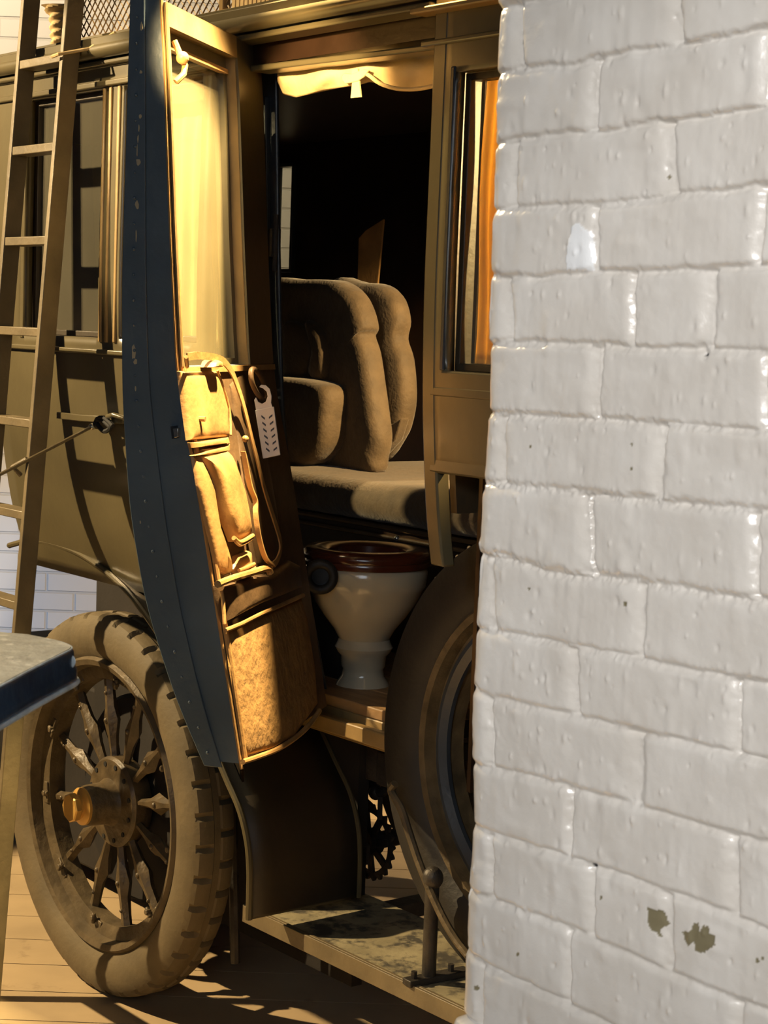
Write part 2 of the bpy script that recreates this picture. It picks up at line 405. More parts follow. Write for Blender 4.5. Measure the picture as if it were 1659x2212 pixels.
    for i in range(760):
        cs = r.uniform(s0, s1); cz = r.uniform(z0, z1); a = r.uniform(.0012, .0034); b_ = a * r.uniform(.9, 2.4); h = r.choice([1, 1, -1.0]) * r.uniform(.0005, .0018)
        i0 = int((cs - s0) / step); j0 = int((cz - z0) / step); w = 8
        sl = (slice(max(j0 - w, 0), j0 + w), slice(max(i0 - w, 0), i0 + w))
        H[sl] += h * np.exp(-((SS[sl] - cs) / a) ** 2 - ((ZZ[sl] - cz) / b_) ** 2)
    def px_blob(cx_, cy_, rx, ry, h):
        nonlocal H
        H = H + h * np.exp(-((X - cx_) / rx) ** 2 - ((Y - cy_) / ry) ** 2)
    px_blob(1538, 745, 26, 20, .0035); px_blob(1520, 766, 6, 8, -.007); px_blob(1510, 748, 9, 10, -.003)
    px_blob(1275, 1872, 6, 6, -.008); px_blob(1343, 1222, 14, 20, .003)
    for px_, py_ in [(1545, 800), (1250, 540), (1140, 1330), (1435, 360), (1160, 1280), (1330, 1300)]: px_blob(px_, py_, 5, 10, -.0015)
    # rounded outer corner
    RR = .022
    e = SS - (s0 + 0.0)
    # ragged edge follows the courses
    edge_x = np.interp(Y, [0, 600, 900, 1040, 1200, 1360, 1490, 1780, 1930, 2060, 2212], [1076, 1056, 1053, 1042, 1034, 1026, 1019, 1019, 1011, 1003, 1000]) - 17
    eS = np.clip((X - edge_x) / ppm, 0, None)
    c = np.clip(RR - eS, 0, RR); H -= (RR - np.sqrt(np.clip(RR * RR - c * c, 0, None)))
    H = np.where(X < edge_x, -.05, H)
    # masks: bare patches where the paint has flaked, and thick glossy white paint
    def inpoly(poly):
        poly = [(a + 1e-4, b + 1e-4) for a, b in poly]; ins = np.zeros(X.shape, bool); n = len(poly)
        Xw = X + vnoise(300, 9) * 2; Yw = Y + vnoise(300, 10) * 2
        for i in range(n):
            x1, y1 = poly[i]; x2, y2 = poly[(i + 1) % n]
            cnd = ((y1 > Yw) != (y2 > Yw)) & (Xw < (x2 - x1) * (Yw - y1) / (y2 - y1) + x1); ins ^= cnd
        return ins
    st = inpoly([(1398, 1960), (1433, 1966), (1440, 1998), (1424, 2008), (1428, 2025), (1412, 2012), (1402, 2000)]) | \
         inpoly([(1476, 2012), (1496, 2010), (1500, 1994), (1510, 1994), (1514, 2012), (1520, 1998), (1532, 2002), (1536, 2018), (1548, 2022), (1548, 2042), (1534, 2050), (1522, 2060), (1504, 2052), (1498, 2034), (1488, 2044), (1480, 2032)])
    for (a, b, w) in [(1145, 965, 3), (1364, 960, 2), (1364, 1013, 2.5), (1142, 1272, 2.5), (1348, 1305, 4), (1638, 2075, 4), (1650, 2070, 3), (1118, 2062, 3), (1027, 2135, 4), (1298, 1940, 3), (1437, 382, 3)]:
        st |= (np.hypot(X - a, (Y - b) * .7) < w)
    hole = (np.hypot(X - 1521, Y - 766) < 5) | (np.hypot(X - 1275, Y - 1871) < 5)
    wh = inpoly([(1236, 488), (1250, 480), (1268, 500), (1276, 510), (1279, 585), (1222, 582), (1224, 540)])
    H = np.where(st, H - .0006, H); H = np.where(wh, H + .0008, H)
    return SS, ZZ, H, st, hole, wh
SS, ZZ, HH, ST, HO, WH = wall_grid()
nz_, ns_ = SS.shape
P = np.stack([W0.x + WU.x * SS + WN.x * HH, W0.y + WU.y * SS + WN.y * HH, ZZ], -1).reshape(-1, 3)
idx = np.arange(nz_ * ns_).reshape(nz_, ns_)
fq = np.stack([idx[:-1, :-1], idx[:-1, 1:], idx[1:, 1:], idx[1:, :-1]], -1).reshape(-1, 4)
nb = len(P)
def WP(s, n, z): p = W0 + WU * s + WN * n; return (p.x, p.y, z)
# plain continuation of the wall around the relief
sA, sB, zA, zB = float(SS[0, 0]), float(SS[0, -1]), float(ZZ[0, 0]), float(ZZ[-1, 0])
ext = []
def bx(s0, s1, n0, n1, z0, z1):
    b = nb + len(ext); ext.extend([WP(s0, n0, z0), WP(s1, n0, z0), WP(s1, n1, z0), WP(s0, n1, z0), WP(s0, n0, z1), WP(s1, n0, z1), WP(s1, n1, z1), WP(s0, n1, z1)])
    return [(b, b + 1, b + 2, b + 3), (b + 4, b + 7, b + 6, b + 5), (b, b + 4, b + 5, b + 1), (b + 1, b + 5, b + 6, b + 2), (b + 2, b + 6, b + 7, b + 3), (b + 3, b + 7, b + 4, b)]
fe = bx(sA + .06, 2.6, -.16, -.020, 0, 4.2) + bx(sB - .002, 2.6, -.02, -.001, 0, 4.2) + bx(sA + .06, sB + .01, -.03, -.001, 0, zA + .001) + bx(sA + .06, sB + .01, -.03, -.001, zB - .001, 4.2)
me = bpy.data.meshes.new('wall_right')
allv = np.concatenate([P, np.array(ext)]); faces = np.concatenate([fq, np.array(fe)])
me.vertices.add(len(allv)); me.vertices.foreach_set('co', allv.reshape(-1).astype('f'))
me.loops.add(faces.size); me.loops.foreach_set('vertex_index', faces.reshape(-1).astype('i'))
me.polygons.add(len(faces)); me.polygons.foreach_set('loop_start', np.arange(0, faces.size, 4).astype('i')); me.polygons.foreach_set('loop_total', np.full(len(faces), 4, 'i'))
me.update(calc_edges=True)
me.polygons.foreach_set('use_smooth', [True] * len(fq) + [False] * len(fe))
at = me.attributes.new('mask', 'FLOAT_COLOR', 'POINT')
cols = np.zeros((len(allv), 4), 'f'); cols[:nb, 0] = ST.reshape(-1); cols[:nb, 1] = HO.reshape(-1); cols[:nb, 2] = WH.reshape(-1); cols[:, 3] = 1
at.data.foreach_set('color', cols.reshape(-1))
wr = bpy.data.objects.new('wall_right', me); COL.objects.link(wr); structure(wr)
m = bpy.data.materials.new('white_painted_brick'); m.use_nodes = True; nt = m.node_tree; N = nt.nodes; L = nt.links; b = N['Principled BSDF']
a = N.new('ShaderNodeAttribute'); a.attribute_name = 'mask'; sp = N.new('ShaderNodeSeparateColor'); L.new(a.outputs['Color'], sp.inputs[0])
tc = N.new('ShaderNodeTexCoord'); nz = N.new('ShaderNodeTexNoise'); nz.inputs['Scale'].default_value = 14; nz.inputs['Detail'].default_value = 6; L.new(tc.outputs['Object'], nz.inputs['Vector'])
cr_ = N.new('ShaderNodeValToRGB'); cr_.color_ramp.elements[0].position = .35; cr_.color_ramp.elements[0].color = (.60, .555, .50, 1); cr_.color_ramp.elements[1].position = .7; cr_.color_ramp.elements[1].color = (.67, .63, .58, 1)
L.new(nz.outputs['Fac'], cr_.inputs[0]); last = cr_.outputs[0]
for ch, c in ((2, (.78, .78, .78)), (0, (.2, .17, .1)), (1, (.01, .01, .012))):
    mx = N.new('ShaderNodeMix'); mx.data_type = 'RGBA'; L.new(sp.outputs[ch], mx.inputs[0]); L.new(last, mx.inputs[6]); mx.inputs[7].default_value = (*c, 1); last = mx.outputs[2]
L.new(last, b.inputs['Base Color']); b.inputs['Roughness'].default_value = .3; b.inputs['Coat Weight'].default_value = .6; b.inputs['Coat Roughness'].default_value = .2
n2 = N.new('ShaderNodeTexNoise'); n2.inputs['Scale'].default_value = 420; n2.inputs['Detail'].default_value = 3; L.new(tc.outputs['Object'], n2.inputs['Vector'])
bp = N.new('ShaderNodeBump'); bp.inputs['Strength'].default_value = .12; bp.inputs['Distance'].default_value = .002; L.new(n2.outputs['Fac'], bp.inputs['Height']); L.new(bp.outputs[0], b.inputs['Normal'])
me.materials.append(m)

# ================================================================== the old motor caravan
CARO = root('motor_caravan', CAR(0, 0, 0), 'old olive brown motor caravan with its side door standing open, on the boarded floor', 'vehicle', rz=math.atan2(UB.y, UB.x))
car = CARO
zsB = lin(2.27, .78, 46)
# --- side shell with window openings
def shell(name, u_cuts, z_cuts, holes, material='body_paint', ulim=None, th=.022):
    mb = MB()
    for i in range(len(u_cuts) - 1):
        for j in range(len(z_cuts) - 1):
            ua, ub, za, zb = u_cuts[i], u_cuts[i + 1], z_cuts[j], z_cuts[j + 1]
            uc, zc = (ua + ub) / 2, (za + zb) / 2
            if any(h[0] < uc < h[1] and h[2] < zc < h[3] for h in holes): continue
            if ulim and uc < ulim(zc): continue
            b = len(mb.v); mb.v += [tuple(CAR(ua, N_(za), za)), tuple(CAR(ub, N_(za), za)), tuple(CAR(ub, N_(zb), zb)), tuple(CAR(ua, N_(zb), zb))]
            mb.f.append((b, b + 1, b + 2, b + 3))
    o = obj(name, mb, material, car, doub=True, smooth=30)
    md = o.modifiers.new('solid', 'SOLIDIFY'); md.thickness = th; md.offset = 0
    return o
def cuts(a, b, step, extra):
    c = list(np.arange(a, b, step)) + [b] + extra; return sorted(set(round(float(x), 4) for x in c))
wA = (-.905, -.539, 1.61, 2.175); wB = (-.445, -.12, 1.61, 2.175)
ulim = lambda z: -2.7 if z > 1.5 else -1.045 - max(0, (z - 1.16)) * .13 - max(0, z - 1.38) * 6 - (.0 if z > 1.1 else 0)
shell('body_side', cuts(-2.6, -.075, .05, [wA[0], wA[1], wB[0], wB[1]]), cuts(1.02, 2.26, .03, [1.61, 2.175]), [wA, wB], ulim=ulim)
# rear bottom rounding panel and pale lower side
wC = (.702, 1.2, 1.585, 2.11)
shell('front_side_panel', cuts(.64, 1.6, .05, [wC[0], wC[1]]), cuts(1.40, 2.26, .03, [wC[2], wC[3]]), [wC], material='frame_gold' if 0 else 'body_paint')
# pillar right of the doorway (curves under at the foot)
pz = lin(2.40, 1.225, 34)
mb = MB().column(CAR, (.638, .675), lambda z: N_(z) - .018, lambda z: N_(z) + .012, pz)
obj('door_pillar', mb, 'body_paint', car, bevel=.004)
mb = MB().column(CAR, (.638, .655), lambda z: N_(z) - .13, lambda z: N_(z) - .05, lin(2.4, 1.32, 30))
obj('pillar_rebate', mb, 'body_dark', car)
# hinge jamb
NJ = smooth_prof([(2.2, -.006), (1.85, -.024), (1.5, -.046), (1.26, -.081), (1.18, -.103), (.84, -.19), (.76, -.21)], 7)
mb = MB().column(CAR, (-.15, -.06), lambda z: NJ(z) - .010, lambda z: NJ(z), lin(2.22, .78, 36))
obj('hinge_jamb', mb, 'jamb_paint', car, bevel=.004)
mb = MB().column(CAR, (-.10, -.085), lambda z: NJ(z) - .002, lambda z: NJ(z) + .01, lin(2.14, 1.0, 20))
obj('jamb_bead', mb, 'jamb_paint', car, bevel=.003)
mb = MB().box(CAR, (-.075, -.062), (-.035, -.012), (1.80, 1.86)); mb.tube([CAR(-.06, -.02, 1.77), CAR(-.06, -.02, 1.89)], .005)
obj('hinge', mb, 'iron', car)
# mouldings
def ledge(u0, u1, z0, z1, n0, n1, name, material='body_paint', bev=.003):
    zm = (z0 + z1) / 2
    mb = MB().box(CAR, (u0, u1), (N_(zm) + n0, N_(zm) + n1), (z0, z1)); return obj(name, mb, material, car, bevel=bev)
def roll(u0, u1, z, n, r, name, material='body_paint'):
    mb = MB().tube([CAR(u0, n, z), CAR((u0 + u1) / 2, n, z), CAR(u1, n, z)], r, 12); return obj(name, mb, material, car)
roll(-2.2, .64, 2.257, .155, .018, 'cornice')
ledge(-2.2, .64, 2.262, 2.285, -.3, .045, 'cornice_cap')
ledge(-2.2, .64, 2.225, 2.237, -.03, .026, 'cornice_bead', bev=.004)
mb = MB().box(CAR, (-.16, .64), (.02, .085), (2.187, 2.24)); obj('lintel_fascia', mb, 'interior_wood', car)  # dark wood puts the cornice's shadow into the fascia's colour
LP_ = [Q(x, y_, .10) for x, y_ in [(540, 141), (950, 93), (950, 106), (540, 155)]]
mb = MB().prism([CAR(*q) for q in LP_], [CAR(q[0], .05, q[2]) for q in LP_]); obj('lintel', mb, 'body_paint', car, bevel=.003)
ledge(-2.2, -.08, 2.178, 2.192, 0, .02, 'drip_rail')
ledge(-2.2, -.08, 2.222, 2.229, 0, .014, 'head_moulding')
ledge(-2.2, -.08, 1.572, 1.584, 0, .022, 'window_sill')
ledge(-2.2, -.08, 1.528, 1.56, 0, .010, 'waist_moulding')
ledge(-.99, -.08, 1.413, 1.423, 0, .006, 'belt_bead')
for uu in (-.528, -.500, -.462): ledge(uu - .006, uu + .006, 1.60, 2.176, 0, .014, 'window_mullion', 'frame_gold')
ledge(-.925, -.905, 1.60, 2.178, 0, .012, 'window_stile')
def window(hole, curt, name='side_window', gm='pane_glass'):
    u0, u1, z0, z1 = hole; n = .105
    mb = MB()
    w = .014
    for a, b, c, d in ((u0, u0 + w, z0, z1), (u1 - w, u1, z0, z1), (u0, u1, z0, z0 + w), (u0, u1, z1 - w, z1)): mb.box(CAR, (a, b), (n - .02, n + .008), (c, d))
    fr = obj(name, mb, 'body_dark', car, bevel=.002)
    obj('pane', MB().box(CAR, (u0 + w, u1 - w), (n - .006, n - .003), (z0 + w, z1 - w)), gm, fr, smooth=0)
    return fr
window(wA, None); window(wB, None); wc = window(wC, None)
def drape(u0, u1, z0, z1, n, name, material, folds=9, amp=.008, parent=car):
    mb = MB(); nu = folds * 8; P = []
    for i in range(nu + 1):
        t = i / nu; u = u0 + (u1 - u0) * t
        row = []
        for j in range(25):
            k = j / 24; z = z0 + (z1 - z0) * k
            row.append(CAR(u + .004 * math.sin(k * 7 + t * 9), n + amp * math.sin(t * folds * 2 * math.pi + .8 * math.sin(k * 3)) * (1 - .3 * k), z))
        P.append(row)
    mb.quadgrid(P); return obj(name, mb, material, parent, solid=.002)
drape(-.44, -.13, 1.60, 2.10, .075, 'curtain', 'cloth_cream', 6)
drape(-.66, -.545, 1.60, 2.17, .06, 'curtain', 'seat_cloth', 4)
drape(.728, 1.15, 1.60, 2.10, .085, 'curtain', 'curtain_gold', 16, .005)
# front panel mouldings, recessed lower panel, cap box above
ledge(.66, 1.6, 1.538, 1.556, 0, .012, 'waist_moulding')
ledge(.655, 1.6, 1.40, 1.425, 0, .012, 'waist_moulding')
ledge(.676, .69, 1.43, 1.54, -.004, .004, 'panel_stile')
ledge(.676, .688, 1.585, 2.16, 0, .008, 'window_stile')
ledge(.690, .702, 1.585, 2.12, 0, .012, 'window_stile', 'jamb_paint')
ledge(.60, 1.6, 2.215, 2.226, 0, .04, 'cornice_bead', 'frame_gold')
ledge(.61, 1.6, 2.16, 2.17, 0, .02, 'head_moulding')
mb = MB().box(CAR, (.645, 1.6), (-.1, .135), (2.17, 2.36)); obj('cab_header', mb, 'body_dark', car, bevel=.004)
mb = MB().box(CAR, (-2.2, .66), (-1.35, .13), (2.27, 2.30)); obj('roof', mb, 'body_paint', car)
# interior
mb = MB()
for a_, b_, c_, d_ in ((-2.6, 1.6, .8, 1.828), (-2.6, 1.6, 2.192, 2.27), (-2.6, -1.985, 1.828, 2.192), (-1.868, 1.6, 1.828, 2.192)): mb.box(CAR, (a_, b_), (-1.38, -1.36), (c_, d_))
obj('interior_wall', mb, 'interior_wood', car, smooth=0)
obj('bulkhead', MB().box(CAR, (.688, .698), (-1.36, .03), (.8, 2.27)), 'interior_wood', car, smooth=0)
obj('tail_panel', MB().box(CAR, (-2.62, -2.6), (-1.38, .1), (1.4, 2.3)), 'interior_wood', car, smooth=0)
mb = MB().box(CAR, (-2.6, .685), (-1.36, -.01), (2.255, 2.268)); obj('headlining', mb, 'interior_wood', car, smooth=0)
mb = MB(); fw = .012
for a_, b_, c_, d_ in ((-1.985, -1.973, 1.828, 2.192), (-1.88, -1.868, 1.828, 2.192), (-1.985, -1.868, 1.828, 1.84), (-1.985, -1.868, 2.18, 2.192)): mb.box(CAR, (a_, b_), (-1.375, -1.345), (c_, d_))
fw_ = obj('far_window', mb, 'jamb_paint', car, bevel=.002)
obj('pane', MB().box(CAR, (-1.973, -1.88), (-1.368, -1.365), (1.84, 2.18)), 'pane_glass', fw_, smooth=0)
mb = MB()
n_ = -.165
while n_ > -1.35: mb.box(CAR, (-1.2, .26 if n_ > -.4 else .685), (n_ - .118, n_), (.815, .84)); n_ -= .121
obj('floor_boards', mb, 'plank', car, bevel=.003)
mb = MB().box(CAR, (-.12, .25), (-.20, -.165), (.75, .815)); mb.box(CAR, (-.12, .25), (-.16, -.135), (.765, .80))
obj('sill_beam', mb, 'frame_gold', car, bevel=.004)
# lower skirt below the waist at the wheel arch, chassis
mb = MB().box(CAR, (-1.0, .9), (-.36, -.31), (.62, .72)); mb.box(CAR, (-1.5, 1.6), (-.9, -.84), (.58, .70)); mb.box(CAR, (.0, .05), (-.9, -.3), (.62, .70))
obj('chassis_rail', mb, 'iron', car, bevel=.004)
mb = MB().box(CAR, (-1.27, -.05), (-.32, -.29), (.13, 1.10)); obj('wheel_house', mb, 'underside_shade', car)
obj('shade_box', MB().box(CAR, (-2.3, -1.0), (-.8, -.33), (.07, .60)), 'underside_shade', car, bevel=.01)  # added dark box, keeps the area left of the wheel in shade
obj('shade_drum', MB().lathe(CAR(-.655, 0, .472), NB, [(0, -.16), (.25, -.16), (.26, -.15), (.26, -.07), (.25, -.06), (0, -.055)], 48), 'underside_shade', car)  # added dark disc that blackens the gaps between the spokes
# --- mudguard: sheet sweeping over the wheel down to the running board
arc = [(-1.13, 1.055), (-1.006, 1.082), (-.86, 1.086), (-.718, 1.072), (-.561, 1.030), (-.452, .979), (-.35, .915), (-.25, .83), (-.165, .745), (-.085, .661), (-.028, .602), (.004, .54), (.016, .48), (.018, .42), (.018, .37)]
arc = cr2(arc, 5, False)
mb = MB().qg([[CAR(u, n, z) for n in lin(.05, -.245, 6)] for u, z in arc])
mg = obj('mudguard', mb, 'body_dark', car, solid=.004)
mb = MB().tube([CAR(u, .052, z) for u, z in arc], .0075, 8); mb.tube([CAR(u, -.247, z) for u, z in arc[40:]], .007, 8); obj('rolled_edge', mb, 'body_paint', mg)
# side valance between arch and body bottom
mb = MB(); pts = []
top = [(u, 1.13 if u > -.9 else 1.10) for u, z in arc if u < -.2]
mb.quadgrid([[CAR(u, -.0 + N_(1.1) * .3, z), CAR(u, N_(1.14) - .02, 1.16)] for u, z in arc if -1.04 < u < -.06])
obj('arch_valance', mb, 'body_dark', car, solid=.006)
# --- running board and spare wheel bracket
ZR = .345
nF = -.035; nR = -.335
mb = MB().box(CAR, (-.12, 1.5), (nR, nF), (ZR - .022, ZR - .003)); rb = obj('running_board', mb, 'plank', car, bevel=.003)
obj('board_covering', MB().box(CAR, (-.105, 1.5), (nR + .008, nF - .012), (ZR - .003, ZR)), 'board_lino', rb, smooth=0)
mb = MB().box(CAR, (-.126, 1.5), (nF, nF + .006), (ZR - .034, ZR + .004)); mb.box(CAR, (-.126, -.12), (nR, nF + .006), (ZR - .03, ZR + .006)); mb.box(CAR, (-.12, 1.5), (nF - .010, nF - .002), (ZR - .002, ZR + .004))
obj('edge_trim', mb, 'ladder_paint', rb, bevel=.0015)
mb = MB().box(CAR, (-.05, .0), (-.7, nR), (ZR - .06, ZR - .025)); obj('board_bracket', mb, 'iron', car); mb = MB().box(CAR, (.7, .74), (-.7, nR), (ZR - .06, ZR - .025)); obj('board_bracket', mb, 'iron', car)
A_ = G(878, 2118, ZR + .012); B_ = G(1010, 2092, ZR + .012); dAB = (B_ - A_).normalized(); pAB = V((-dAB.y, dAB.x, 0))
mb = MB().strip([A_ - V((0, 0, .012)), B_ - V((0, 0, .012))], pAB, .03, V((0, 0, 1)), .014)
foot = A_.lerp(B_, .36); pTop = None
v = foot - O; fn_, fu_ = v.dot(NB), v.dot(UB)
ptop = QC(905, 1885, fn_ - .0)
pm = foot.copy(); zt = ptop.z
mb.tube([foot, V((foot.x, foot.y, zt))], .0145, 12)
br = obj('spare_wheel_bracket', mb, 'iron', car, bevel=.002)
for t in (.12, .72):
    p = A_.lerp(B_, t); obj('bolt', MB().tube([p, p + V((0, 0, .016))], .007, 6), 'iron', br)
obj('knuckle', MB().sphere(V((foot.x, foot.y, zt)), .022, 12, (1, 1, 1.1)), 'iron', br)
cp = [(853, 1693), (845, 1706), (852, 1722), (868, 1750), (884, 1800), (904, 1860), (930, 1925), (958, 1985), (985, 2030), (1012, 2065)]
cp3 = cr([QC(x, y_, fn_ + .012) for x, y_ in cp], 5)
mb = MB(); mb.tube(cp3, .0085, 8); obj('clamp_bar', mb, 'rim_paint', br)

# --- wheels
def wheel(c, ax, parent, R=.47, Rr=.35, w=.12, face=.055, tread=True, tyre_mat='tyre_rubber', full=True, studs=False):
    up_ = V((0, 0, 1)); ex = ax.cross(up_).normalized()
    # rim
    mb = MB().lathe(c, ax, [(Rr - .03, -.04), (Rr - .012, -.045), (Rr + .006, -.045), (Rr + .006, face * .6), (Rr + .012, face * .8), (Rr + .005, face * .98), (Rr - .008, face * .9), (Rr - .014, face * .4), (Rr - .03, face * .35), (Rr - .045, face * .25), (Rr - .045, -.03)], 96, closed=True, ex=ex)
    rim = obj('wheel' if full else 'rim', mb, 'rim_paint' if full else 'spoke_paint', parent)
    # tyre
    prof = [(Rr + .004, face * .65), (Rr + .03, face * 1.02), (Rr + .06, face * 1.14), (Rr + .088, face * 1.08), (R - .016, face * .94), (R - .007, face * .84), (R - .002, face * .66), (R, face * .4), (R, .012), (R - .004, .008), (R - .004, -.008), (R, -.012), (R, -face * .4), (R - .002, -face * .66), (R - .007, -face * .84), (R - .016, -face * .94), (Rr + .088, -face * 1.08), (Rr + .04, -face * 1.1), (Rr + .004, -face * .8)]
    mb = MB(); seg = 280 if tread else 96; P = []
    ey = ax.cross(ex)
    for k in range(seg):
        a = k * 2 * math.pi / seg; row = []
        for j, (r, h) in enumerate(prof):
            rr = r
            if tread:
                if j in (5, 6, 7) and k % 7 in (0,): rr = r - .011
                if j in (11, 12, 13, 14) and k % 7 in (3,): rr = r - .011
            row.append(c + (ex * math.cos(a) + ey * math.sin(a)) * rr + ax * h)
        P.append(row)
    mb.quadgrid(P, closed_u=True, closed_v=False)
    ty = obj('tyre', mb, tyre_mat, rim if full else parent, smooth=28)
    return rim, ex, ey
WCU, WCZ = -.655, .472
ax = NB.copy(); wc_ = CAR(WCU, 0.0, WCZ)
rim, ex, ey = wheel(wc_, ax, car)
ns = 12
for k in range(ns):
    a = (k + .35) * 2 * math.pi / ns; d = ex * math.cos(a) + ey * math.sin(a); t = ax.cross(d)
    ws = [(.095, .015, .012), (.12, .012, .010), (.16, .016, .013), (.20, .034, .018), (.235, .016, .014), (.28, .017, .012), (.315, .022, .012)]
    rings = []
    for r, wd, dp in ws:
        cc = wc_ + d * r + ax * (-.012)
        rings.append([cc + t * wd * .8, cc + t * wd * .3 + ax * dp, cc - t * wd * .3 + ax * dp, cc - t * wd * .8, cc - t * wd * .3 - ax * dp, cc + t * wd * .3 - ax * dp])
    mb = MB(); b0 = mb.quadgrid(rings, closed_v=True); mb.f.append(tuple(range(b0, b0 + 6))); e = b0 + 36; mb.f.append(tuple(range(e + 5, e - 1, -1)))
    mb.sphere(wc_ + d * .2 + ax * .004, .0075, 8); mb.sphere(wc_ + d * .268 + ax * .001, .005, 6)
    obj('spoke', mb, 'spoke_paint', rim, smooth=50)
mb = MB().lathe(wc_, ax, [(.0, -.05), (.10, -.05), (.112, -.03), (.112, .002), (.105, .010), (.085, .012), (.06, .014), (.052, .03), (.05, .075), (.046, .085), (.0, .085)], 48, ex=ex)
hub = obj('hub', mb, 'spoke_paint', rim)
mb = MB()
for k in range(12):
    a = (k + .5) * 2 * math.pi / 12; p = wc_ + (ex * math.cos(a) + ey * math.sin(a)) * .094 + ax * .011
    obj('hub_bolt', MB().tube([p - ax * .004, p + ax * .0025], .0062, 8), 'hole_black', rim)
mb = MB().lathe(wc_, ax, [(.0, .08), (.040, .08), (.046, .083), (.046, .092), (.038, .096), (.030, .098), (.030, .108), (.0, .108)], 40, ex=ex)
mb.lathe(wc_, ax, [(0, .106), (.034, .106), (.036, .109), (.036, .121), (.033, .124), (.0, .1245)], 8, ex=ex)
obj('hub_cap', mb, 'brass', rim, smooth=30)
for a_ in (8, 45, 82, 135, 172, 208, 262, 300, 335):
    a = rad(a_); d = ex * math.cos(a) + ey * math.sin(a); t = ax.cross(d)
    p = wc_ + d * (.318) + ax * .002
    mb = MB().strip([p - t * .028, p + t * .028], d, .022, ax, .018); q = wc_ + d * .305 + ax * .02
    mb.tube([q, q + ax * .014], .008, 6); mb.tube([q - d * .012 + ax * .006, q + d * .014 + ax * .006], .006, 6)
    obj('rim_clip', mb, 'rim_paint', rim, bevel=.002)
# far side wheel and axle
obj('axle', MB().tube([CAR(WCU, -.04, WCZ), CAR(WCU, -1.3, WCZ)], .035, 12), 'iron', car)
obj('leaf_spring', MB().strip([CAR(u, -.30, .50 - .35 * (u + .62) ** 2 + .03) for u in lin(-1.15, -.05, 16)], NB, .06, V((0, 0, 1)), .045), 'iron', car)
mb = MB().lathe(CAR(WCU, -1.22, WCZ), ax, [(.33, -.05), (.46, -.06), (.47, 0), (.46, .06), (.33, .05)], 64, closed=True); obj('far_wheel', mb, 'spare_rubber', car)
# chain sprocket on a cross shaft
spc = QC(800, 1818, -.55); spr = .078 
mb = MB(); seg = 22 * 8; hx = ax.orthogonal()
outl = []
for k in range(seg):
    a = k * 2 * math.pi / seg; r = .092 + .006 * math.sin(22 * a); outl.append((math.cos(a) * r, math.sin(a) * r))
eX = UB; eZ = V((0, 0, 1))
rings_in = []
P = []
for k, (a_, b_) in enumerate(outl): 
    o_in = V((a_, b_)).normalized() * .075
    P.append([spc + eX * a_ + eZ * b_ + ax * .004, spc + eX * a_ + eZ * b_ - ax * .004, spc + eX * o_in.x + eZ * o_in.y - ax * .004, spc + eX * o_in.x + eZ * o_in.y + ax * .004])
mb.quadgrid(P, closed_u=True, closed_v=True)
for k in range(8):
    a = k * math.pi / 4 + .2; d = eX * math.cos(a) + eZ * math.sin(a); t = ax.cross(d)
    mb.strip([spc + d * .02, spc + d * .05, spc + d * .078], [t, t, t], .018, ax, .008)
mb.lathe(spc, ax, [(0, -.02), (.034, -.02), (.034, .02), (0, .02)], 24)
obj('chain_sprocket', mb, 'iron', car)
obj('jackshaft', MB().tube([spc, spc - NB * .7], .022, 12), 'iron', car)
mb = MB().tube([spc + eZ * .09, CAR(WCU, -.55, WCZ + .11)], .008, 6); mb.tube([spc - eZ * .09, CAR(WCU, -.55, WCZ - .11)], .008, 6); obj('drive_chain', mb, 'iron', car)
# brake linkage near the sill
mb = MB(); pl = [QC(x, y_, -.4) for x, y_ in [(755, 1668), (775, 1660), (800, 1690), (822, 1712), (838, 1700)]]
mb.tube(cr(pl, 4), .012, 8); mb.tube([QC(770, 1702, -.4), QC(845, 1706, -.4)], .006, 6); mb.tube([QC(822, 1712, -.4), QC(820, 1770, -.4)], .007, 6); mb.sphere(QC(812, 1712, -.4), .018)
obj('brake_linkage', mb, 'iron', car)
mb = MB().tube([QC(500, 1700, -.12), QC(505, 1900, -.12), QC(508, 2080, -.12)], .012, 8); mb.box(CAR, (-.2, -.1), (-.16, -.1), (.42, .5)); obj('stay_bar', mb, 'iron', car)

# --- roof rack of diamond mesh with a fallen slatted edge
ZT = 2.30
mb = MB(); c = .026; zt = ZT + .26
def rackrun(u0, u1, n):
    k = 0; u = u0 - .26
    while u < u1:
        for sgn in (1, -1):
            a = max(u, u0) if sgn > 0 else None
            pts = []
            if sgn > 0: p, q = (u, ZT), (u + .26, zt)
            else: p, q = (u + .26, ZT), (u, zt)
            # clip to [u0,u1]
            def clip(p, q):
                (a, b), (c_, d) = p, q
                if abs(c_ - a) < 1e-6: return None
                t0, t1 = 0, 1; du = c_ - a
                for lim, s_ in ((u0, 1), (u1, -1)):
                    tt = (lim - a) / du
                    if du * s_ > 0: t0 = max(t0, tt)
                    else: t1 = min(t1, tt)
                if t0 >= t1: return None
                return (a + du * t0, b + (d - b) * t0), (a + du * t1, b + (d - b) * t1)
            r = clip(p, q)
            if r: mb.tube([CAR(r[0][0], n + .001 * sgn, r[0][1]), CAR(r[1][0], n + .001 * sgn, r[1][1])], .0019, 4)
        u += c
rackrun(-.80, .36, .08)
rk = obj('roof_rack_mesh', mb, 'frame_gold', car, smooth=0)
mb = MB()
for uu in (-.80, -.47, -.13, .2, .36): mb.box(CAR, (uu - .008, uu + .008), (.07, .09), (ZT, zt + .02))
mb.box(CAR, (-.80, .62), (.065, .1), (zt, zt + .015)); mb.box(CAR, (-.8, .62), (.06, .1), (ZT - .004, ZT + .010))
obj('roof_rack_frame', mb, 'frame_gold', car, bevel=.002)
mb = MB()
for i in range(34):
    uu = -.05 + i * .0155; mb.box(CAR, (uu, uu + .012), (.10, .115), (ZT - .0, ZT + .022 + .001 * (i % 3)))
